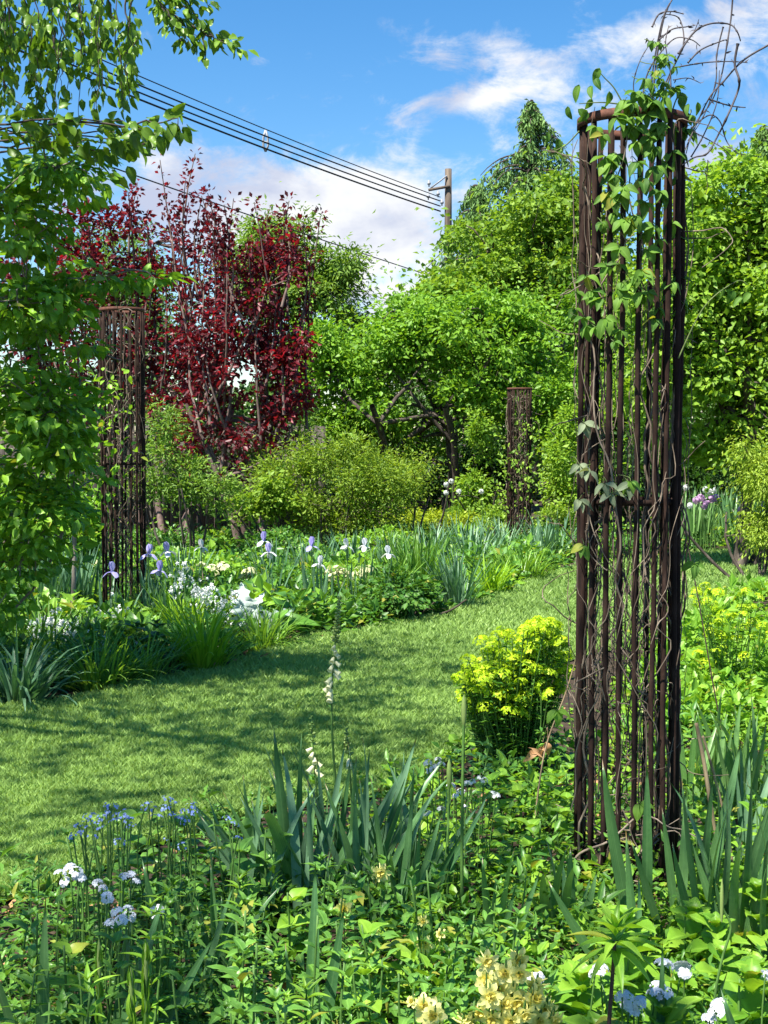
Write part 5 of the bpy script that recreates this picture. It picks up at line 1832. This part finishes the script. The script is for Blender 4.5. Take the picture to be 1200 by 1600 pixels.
spurge('bright lime-yellow spurge mound beside the tall column', 800, 0, 6.5, [(795, 1015, 58, 30), (850, 1015, 40, 45), (845, 985, 28, 15), (775, 1050, 55, 35), (830, 1060, 58, 45), (745, 1060, 30, 18), (800, 1090, 60, 30), (760, 1090, 40, 25)], 300, 20)
spurge('lime-yellow flowering spurge at the right behind the column', 1145, 0, 8.4, [(1140, 960, 45, 40), (1160, 930, 30, 25), (1110, 1000, 25, 40), (1180, 1010, 30, 40), (1100, 940, 15, 25)], 46, 10)


# stalks, lily and other single stems
def stalk(name, label, cat, px, py, pts, r, mat, bud=None):
    base = G(px, py)
    root = thing(name, label, cat, base)
    p = np.array([A(x, y, base[1]) for x, y in pts]) - base
    p = np.concatenate([[[0, 0, -.01]], p])
    q = smooth(p, 24)
    mb = MB()
    mb.tube(q, np.linspace(r, r * .7, 24), 7, cap=True)
    obj('stem', mb.mesh('stem', M[mat], True), root)
    if bud:
        mb = MB()
        e = q[-1]
        z = np.array([-.01, .0, .02, .05, .075, .09])
        mb.tube(np.stack([e[0] + z * 0, e[1] + z * 0, e[2] + z - .05], 1), np.array([.003, .006, .0085, .009, .006, .001]) * bud, 8)
        obj('bud', mb.mesh('bud', M['bud'], True), root)
    return root, q


stalk('bud_stalk', 'taller of two straight green bud stalks before the spurge', 'flower bud', 722, 1470, [(722, 1300), (725, 1105)], .006, 'stem', 1)
stalk('bud_stalk', 'shorter of two straight green bud stalks before the spurge', 'flower bud', 698, 1450, [(700, 1300), (702, 1205)], .005, 'stem', 1)
for lab, x, y, yt in (('thick green flower spike at the bottom left', 155, 1800, 1495), ('green flower spike right of the thick one at the bottom left', 228, 1800, 1502), ('short green flower spike between the two taller ones', 205, 1840, 1540)):
    root, q = stalk('bud_stalk', lab, 'flower bud', x, y, [(x, (y + yt) / 2), (x, yt)], .006, 'stem', .6)
    lf = MB()
    m = 60
    t = rng.uniform(.35, 1, m)
    P = np.stack([np.interp(t, np.linspace(0, 1, 24), q[:, j]) for j in range(3)], 1)
    a = rng.uniform(0, 6.28, m)
    lf.inst(LAN, P, np.stack([np.cos(a) * .35, np.sin(a) * .35, np.ones(m)], 1), np.stack([np.cos(a), np.sin(a), a * 0 + .3], 1), rng.uniform(.03, .055, m), rng.random(m))
    obj('spike_leaves', lf.mesh('spike_leaves', M['leafylt']), root)
root, q = stalk('curved_stem', 'pale thin curving stem at the bottom right', 'plant stem', 1110, 1750, [(1115, 1580), (1128, 1500), (1142, 1450), (1130, 1420), (1128, 1400)], .0035, 'stem', .5)

root, q = stalk('lily', 'young lily on a dark stem with whorled light green leaves', 'lily', 948, 1800, [(950, 1640), (956, 1540), (961, 1470)], .0055, 'darkstem')
for ring_, (n, el, s) in enumerate(((8, -.15, .12), (8, .35, .12), (6, .9, .10), (4, 1.2, .07))):
    e = q[-1] + np.array([0, 0, .015 * ring_ - .02])
    for j in range(n):
        a = j * 2 * math.pi / n + ring_ * .4
        obj('leaf', LV['lily'][j % 2], root, mat=frame(e, (math.cos(a) * math.cos(el), math.sin(a) * math.cos(el), math.sin(el)), (-math.cos(a) * .4, -math.sin(a) * .4, 1), s * rng.uniform(.85, 1.15)))

stalk('dry_stalk', 'thick brown cut stalk leaning right of the tall column', 'dry stalk', 1130, 1400, [(1115, 1290), (1100, 1190), (1088, 1130)], .009, 'straw')
stalk('dry_stalk', 'thin brown stalk leaning beside the thick cut stalk', 'dry stalk', 1150, 1390, [(1135, 1290), (1110, 1190), (1098, 1150)], .006, 'straw')
stalk('dry_stalk', 'dark thin stem leaning across the lawn right of the column', 'dry stalk', 1150, 1240, [(1120, 1100), (1090, 930), (1070, 830)], .0035, 'darkstem')
stalk('dry_stalk', 'thin bare twig leaning left of the tall column', 'dry stalk', 830, 1330, [(850, 1180), (885, 1080), (905, 1010)], .0035, 'straw')
stalk('dry_stalk', 'bare twig arching low before the tall column', 'dry stalk', 890, 1400, [(900, 1340), (950, 1315), (990, 1280)], .005, 'twig')
root = thing('dry_leaf', 'curled orange-brown dead leaf left of the tall column', 'dead leaf', A(848, 1170, 5.9))
mb = MB()
for k in range(4):
    mb.inst(leaf_tm(6, .5, 'ovate', .5, .6, wave=.15), [[rng.normal(0, .012), 0, 0.03 - .02 * k]], [[rng.normal(0, .5), -.3, -1 + .4 * k]], [[rng.normal(0, .6), -1, .3]], .07, .4 + .1 * k)
obj('blade', mb.mesh('blade', M['dry']), root)
mb = MB()
mb.tube([(0, 0, .03), (.02, .01, .09), (.03, .02, -.3)], .0015, 4)
obj('stem', mb.mesh('stem', M['straw']), root)


# ------------------------------------------------------------------ left and back beds
strap_clump('daylily', 'bright lime-green strap-leaved daylily at the lawn edge', 'daylily', 318, 1045, 130, .46, .016, 'straplime', .8, 1.1, .16)
strap_clump('daylily', 'bright green daylily tuft just behind the lawn edge one', 'daylily', 290, 1000, 90, .42, .016, 'straplime', .7, 1.0, .16)
strap_clump('daylily', 'dark arching grassy clump at the lawn edge on the left', 'daylily', 150, 1075, 170, .42, .012, 'strap', 1.0, 1.3, .2)
strap_clump('daylily', 'dark grassy clump left of the lime daylily', 'daylily', 225, 1062, 120, .34, .012, 'strap', 1.0, 1.3, .18)
strap_clump('daylily', 'grey-green arching clump at the far left lawn edge', 'daylily', 25, 1100, 130, .44, .02, 'irisblue', .9, 1.4, .18)
strap_clump('daylily', 'arching green clump behind the far left lawn edge', 'daylily', 70, 1040, 140, .44, .013, 'strap', .8, 1.2, .22)
strap_clump('daylily', 'dark arching clump beneath the silver thistle leaves', 'daylily', 410, 1012, 140, .36, .012, 'strap', 1.0, 1.3, .22)
strap_clump('daylily', 'blue-green upright grass tuft at the lawn edge in the middle', 'grass clump', 715, 950, 120, .52, .014, 'irisblue', .55, .5, .14)
strap_clump('daylily', 'pale green arching tuft beside the blue-green grass', 'grass clump', 765, 928, 120, .40, .014, 'straplime', .9, 1.0, .16)
strap_clump('daylily', 'tall green grassy clump behind the blue-green grass', 'grass clump', 650, 935, 150, .66, .018, 'strap', .45, .6, .22)
strap_clump('daylily', 'dark rounded grassy clump at the end of the lawn edge', 'grass clump', 815, 905, 150, .42, .014, 'strap', .9, 1.0, .28)
strap_clump('daylily', 'green strap-leaved clump right of the foxglove tip', 'grass clump', 590, 955, 150, .50, .016, 'strap', .7, 1.0, .24)
strap_clump('daylily', 'bluish upright leaves left of the middle column', 'iris plant', 65, 975, 70, .66, .024, 'irisblue', .35, .25, .22)
strap_clump('daylily', 'bluish upright leaves between the left trunk and the middle column', 'iris plant', 120, 960, 60, .60, .022, 'irisblue', .35, .25, .2)
for i, (x, y) in enumerate(((425, 930), (485, 915), (550, 905), (610, 905), (290, 935))):
    strap_clump('iris_patch', 'blue-green iris leaf clump in the middle of the left bed', 'iris plant', x, y, 50, .50, .022, 'irisblue', .4, .4, .2, 'iris leaf clumps in the left bed')
for i, (x, y) in enumerate(((670, 882), (715, 874), (750, 882), (788, 870), (845, 872), (878, 866), (735, 894))):
    strap_clump('grass_clump', 'blue-green grassy clump before the small far column', 'grass clump', x, y, 60, .52, .022, 'irisblue', .6, .5, .3, 'grassy clumps before the far column')
for i, (x, y) in enumerate(((1085, 862), (1110, 850), (1145, 856), (1175, 850), (1200, 854), (1130, 842), (1060, 850))):
    strap_clump('iris_patch', 'green iris leaf clump beyond the sunlit strip of lawn at right', 'iris plant', x, y - 4, 60, .75, .03, 'irislight' if i == 0 else 'iris', .35, .3, .3, 'iris clumps beyond the lawn at right')

IRL = [(412, 842, 12.2, 'lav', 'lavender and white iris, upper of the pair in the left bed'), (420, 860, 12.0, 'lav', 'large lavender iris, lower of the pair in the left bed'), (487, 850, 12.2, 'blue', 'violet-topped iris between the pair and the white ones'),
       (543, 850, 12.4, 'white', 'pale blue-white iris above the pale azalea'), (570, 850, 12.6, 'white', 'white iris left of the two right-hand white ones'), (607, 862, 12.2, 'white', 'white iris at the right end of the row'),
       (262, 858, 11.8, 'lav', 'lavender iris just right of the middle column'), (232, 862, 11.6, 'blue', 'violet iris at the right edge of the middle column'), (250, 888, 11.4, 'blue', 'purple iris below the lavender one by the middle column'),
       (175, 890, 11.2, 'blue', 'violet iris seen in front of the middle column rods'), (315, 852, 12.6, 'white', 'pale iris bud between the column and the lavender pair'), (500, 878, 11.8, 'white', 'small drooping pale iris below the violet one')]
for x, y, d, k, lab in IRL:
    flowering_iris(lab, x, y, d, k, 3, .55, 'irisblue', 'irises in bloom in the left bed', 1.0 if k != 'white' else .9)
for x, y, d, lab in ((1156, 802, 17.5, 'pinkish-white iris beyond the lawn at right'), (1190, 793, 18.5, 'white iris at the right edge beyond the lawn')):
    flowering_iris(lab, x, y, d, 'pink', 3, .6, 'iris', 'irises beyond the lawn', 1.2)


# white bells in the left bed
def bells(label, spots_, d, n=10):
    spots_ = [(x + rng.normal(0, 4), y + rng.normal(0, 6)) for x, y in spots_]
    b0 = A(*spots_[0], d)
    base = np.array([b0[0], d, 0])
    root = thing('white_bells', label, 'white flowers', base)
    st, fl = MB(), MB()
    for (x, y) in spots_:
        q = A(x, y, d + rng.uniform(-.15, .15)) - base
        st.tube(smooth(curve_pts(np.array([q[0] * .8, q[1], 0]), q, 5, .04), 8), .003, 5)
        P = q + rng.normal(0, 1, (n, 3)) * np.array([.03, .03, .05])
        a = rng.uniform(0, 6.28, n)
        five_petal(fl, P, np.stack([np.cos(a), np.sin(a), a * 0 - .4], 1), rng.uniform(.018, .027, n), rng.random(n), PETN, .9)
    obj('stems', st.mesh('stems', M['stem'], True), root)['kind'] = 'stuff'
    obj('bells', fl.mesh('bells', M['white']), root)['kind'] = 'stuff'
    lf = MB()
    m = 60
    blades(lf, np.stack([rng.normal(0, .15, m), rng.normal(0, .12, m), np.zeros(m)], 1), rng.uniform(0, 6.28, m), rng.uniform(.2, .38, m), .014, rng.uniform(.1, .5, m), rng.uniform(.3, 1, m), rng.random(m))
    obj('leaves', lf.mesh('leaves', M['strap']), root)['kind'] = 'stuff'


bells('white bell flowers at the left end of the bed', [(60, 985), (70, 980), (80, 970), (95, 985), (105, 995), (115, 990), (92, 1000), (78, 992), (110, 1002), (122, 985), (85, 975), (100, 975), (65, 995), (75, 1005)], 9.6, 12)
bells('small white flowers low at the left lawn edge', [(135, 1018), (155, 1012), (172, 1020), (190, 1025), (105, 1045), (115, 1040), (90, 1045)], 9.2, 7)
bells('white bells at the foot of the middle column', [(178, 958), (182, 970), (150, 960), (186, 962), (176, 968)], 10.6, 10)
bells('white bells right of the middle column', [(310, 925), (320, 932), (330, 938), (340, 945), (350, 950), (325, 945), (338, 955), (362, 944), (345, 965), (318, 935), (304, 920), (335, 935), (350, 940)], 10.7, 12)
bells('small white bells above the others right of the middle column', [(284, 900), (290, 898), (265, 915), (278, 922)], 11.0, 10)


# pale yellow azalea trusses
for lab, hd, d in (('pale yellow azalea trusses in the middle of the left bed', [(520, 902), (530, 898), (540, 895), (528, 890), (515, 895), (545, 905)], 12.6), ('cream azalea trusses right of the others', [(555, 898), (562, 892), (570, 898), (575, 890)], 12.8),
                   ('peach-yellow azalea bloom above the silver thistle', [(385, 895), (390, 900), (380, 902), (392, 892)], 12.8), ('cream flower heads above the white bells', [(315, 884), (330, 888), (345, 884), (352, 888), (340, 894)], 13.2)):
    b0 = A(*hd[0], d)
    base = np.array([b0[0], d, 0])
    root = thing('azalea', lab, 'azalea', base)
    for (x, y) in hd:
        q = A(x, y, d + rng.uniform(-.12, .12)) - base
        mb = MB()
        mb.tube(curve_pts(np.array([q[0] * .3, 0, 0]), q, 6, .06), .005, 5)
        obj('stem', mb.mesh('stem', M['twig'], True), root)
        o = obj('flower_head', HEADS['cream'][rng.integers(0, 3)], root, q)
        o.scale = (1.0,) * 3
        o.rotation_euler = (.5, rng.normal(0, .3), rng.uniform(0, 6))
    lf = MB()
    m = 160
    P = rng.normal(0, 1, (m, 3)) * [.2, .15, .12] + [0, 0, max(b0[2] - .18, .2)]
    lf.inst(OV, P, rng.normal(0, 1, (m, 3)), rng.normal(0, .5, (m, 3)) + [0, 0, 1], rng.uniform(.04, .07, m), rng.random(m))
    obj('foliage', lf.mesh('foliage', M['leafylt']), root)['kind'] = 'stuff'

# silver thistle
root = thing('silver_thistle', 'silver-grey jagged thistle leaves rising at the lawn edge', 'thistle', G(400, 1000))
d = G(400, 1000)[1]
B = np.array([*G(400, 1000)])
for (x0, y0, x1, y1, s) in ((385, 985, 382, 915, 1.1), (392, 985, 398, 930, 1.0), (410, 990, 448, 948, 1.0), (400, 985, 372, 945, .9)):
    a, b = A(x0, y0, d) - B, A(x1, y1, d - .05) - B
    obj('leaf', LV['silver'][rng.integers(0, 2)], root, mat=frame(a, b - a, (rng.normal(0, .3), -1, .6), np.linalg.norm(b - a) * 1.1, 1.2))
root = thing('broad_leaf_plant', 'big bright green leaves beside the silver thistle', 'leafy plant', G(440, 1000))
B = np.array([*G(440, 1000)])
for (x0, y0, x1, y1) in ((425, 985, 485, 958), (415, 985, 390, 962), (430, 990, 470, 972), (425, 985, 440, 950), (420, 988, 405, 975)):
    a, b = A(x0, y0, d) - B, A(x1, y1, d - .08) - B
    obj('leaf', LV['hosta'][rng.integers(0, 2)], root, mat=frame(a, b - a, (rng.normal(0, .2), -.6, 1), np.linalg.norm(b - a) * 1.15, .9))
scatter('dark_leaf_plant', 'leafy plant', lambda r: leafy_parts(r, 0.3, 'fern', 4, 0.15, 3), [(215, 1045), (245, 1040)], 'dark broad-leaved plant between the grassy clumps at the lawn edge', 'dark broad plants at the lawn edge', 2, (.9, 1.1))

# trailing spurge stems by the middle column
root = thing('trailing_spurge', 'grey-green trailing spurge stems hanging by the middle column', 'spurge', B2 + np.array([.16, -.3, 0]))
for i in range(9):
    x = rng.uniform(-.1, .16)
    mb = MB()
    h = rng.uniform(.35, .62)
    q = smooth(np.array([[x, 0, 0], [x + rng.normal(0, .02), -.03, h * .5], [x + rng.normal(0, .03), 0, h]]), 12)
    mb.tube(q, .004, 5)
    m = 46
    t = rng.random(m)
    P = np.stack([np.interp(t, np.linspace(0, 1, 12), q[:, j]) for j in range(3)], 1)
    a = rng.uniform(0, 6.28, m)
    mb.inst(OV, P, np.stack([np.cos(a), np.sin(a), a * 0 + .3], 1), [0, 0, 1], .02, rng.random(m))
    obj('stem', mb.mesh('stem', M['pale']), root)
for i in range(5):
    stalk('dry_stalk', 'straw-coloured dry stalks leaning at the middle column', 'dry stalk', 240 + 2 * i, 968, [(235 + 2 * i, 930), (229 + 2.5 * i, 885)], .006, 'straw')[0]['group'] = 'straw stalks by the middle column'

# low golden and green mounds at the back
for lab, x, y, rx, ry, mt in (('leafy green mound between the irises and the silver thistle', 455, 940, 50, 26, 'leafy'), ('rounded dark green mound at the middle lawn edge', 625, 955, 45, 30, 'cover'), ('light green mound behind the white bells', 300, 915, 55, 28, 'leafylt'),
                              ('green mound behind the lavender iris pair', 440, 875, 60, 28, 'leafy'), ('fresh green mound behind the white irises', 590, 872, 60, 26, 'leafylt'), ('dark mound at the foot of the slender left trunk', 60, 930, 70, 40, 'cover'), ('green mound behind the middle column', 250, 870, 60, 30, 'leafy'),
                              ('golden low mound left of the small far column', 690, 832, 60, 20, 'gold'), ('golden low mound beyond the iris row', 655, 826, 40, 20, 'gold'), ('bright green low mound in front of the dark shrub', 745, 828, 40, 24, 'bright'),
                              ('bright green mound left of the far column foot', 770, 832, 22, 22, 'bright'), ('bright green mound right of the far column', 868, 834, 35, 34, 'bright')):
    p = G(x, y + 10)
    dd = p[1]
    make_tree('low_mound', lab, 'shrub', p, [(np.array([p[0], dd, .22]), np.array([rx * dd / F, .5, ry * dd / F]), 1)], 70, 40, .055, mt, RH, .16, .5, .4, trunk_r=.012, stems=4, twigs=20, crown_name='foliage')


# alliums
def allium(label, x, y, d, kind, r, group):
    q = A(x, y, d)
    root = thing('allium', label, 'allium', (q[0], d, 0), group)
    obj('stem', stem_mesh(q[2], .006, bend=.01), root)
    mb = MB()
    n = 60
    u = nrm(rng.normal(0, 1, (n, 3)))
    five_petal(mb, u * r * .8, u, r * .35, rng.random(n), PETN, .3)
    obj('flower_head', mb.mesh('flower_head', M[kind]), root, (0, 0, q[2]))


for x, y in ((697, 757), (705, 752), (717, 768), (752, 768), (697, 770)):
    allium('white allium globe on a tall stem before the dark shrub', x, y, 21.0, 'white', .045, 'white alliums before the dark shrub')
for x, y in ((1088, 782), (1095, 778), (1103, 785), (1112, 780), (1118, 778), (1100, 790)):
    allium('pink allium globe in the group beyond the lawn at right', x, y, 19.0, 'pink', .06, 'pink alliums beyond the lawn')
for x, y in ((1102, 765), (1107, 768), (1114, 766), (1072, 762), (1078, 790)):
    allium('white allium globe above the pink ones beyond the lawn', x, y, 19.5, 'white', .05, 'white alliums above the pink ones')

# thin trunk at the left
p = G(112, 985)
root = thing('young_tree', 'slender grey young trunk left of the middle column', 'tree', p)
mb = MB()
z = np.linspace(-.05, 1.9, 10)
mb.tube(np.stack([.03 * np.sin(z * 2), z * 0, z], 1), np.linspace(.022, .012, 10), 7)
obj('trunk', mb.mesh('trunk', M['bark_pale'], True), root)
lf = MB()
m = 500
P = rng.normal(0, 1, (m, 3)) * [.22, .22, .3] + [0, 0, 1.6]
lf.inst(OV, P, rng.normal(0, 1, (m, 3)) - [0, 0, .3], rng.normal(0, .5, (m, 3)) + [0, 0, 1], rng.uniform(.05, .09, m), rng.random(m))
obj('crown', lf.mesh('crown', M['bush']), root)
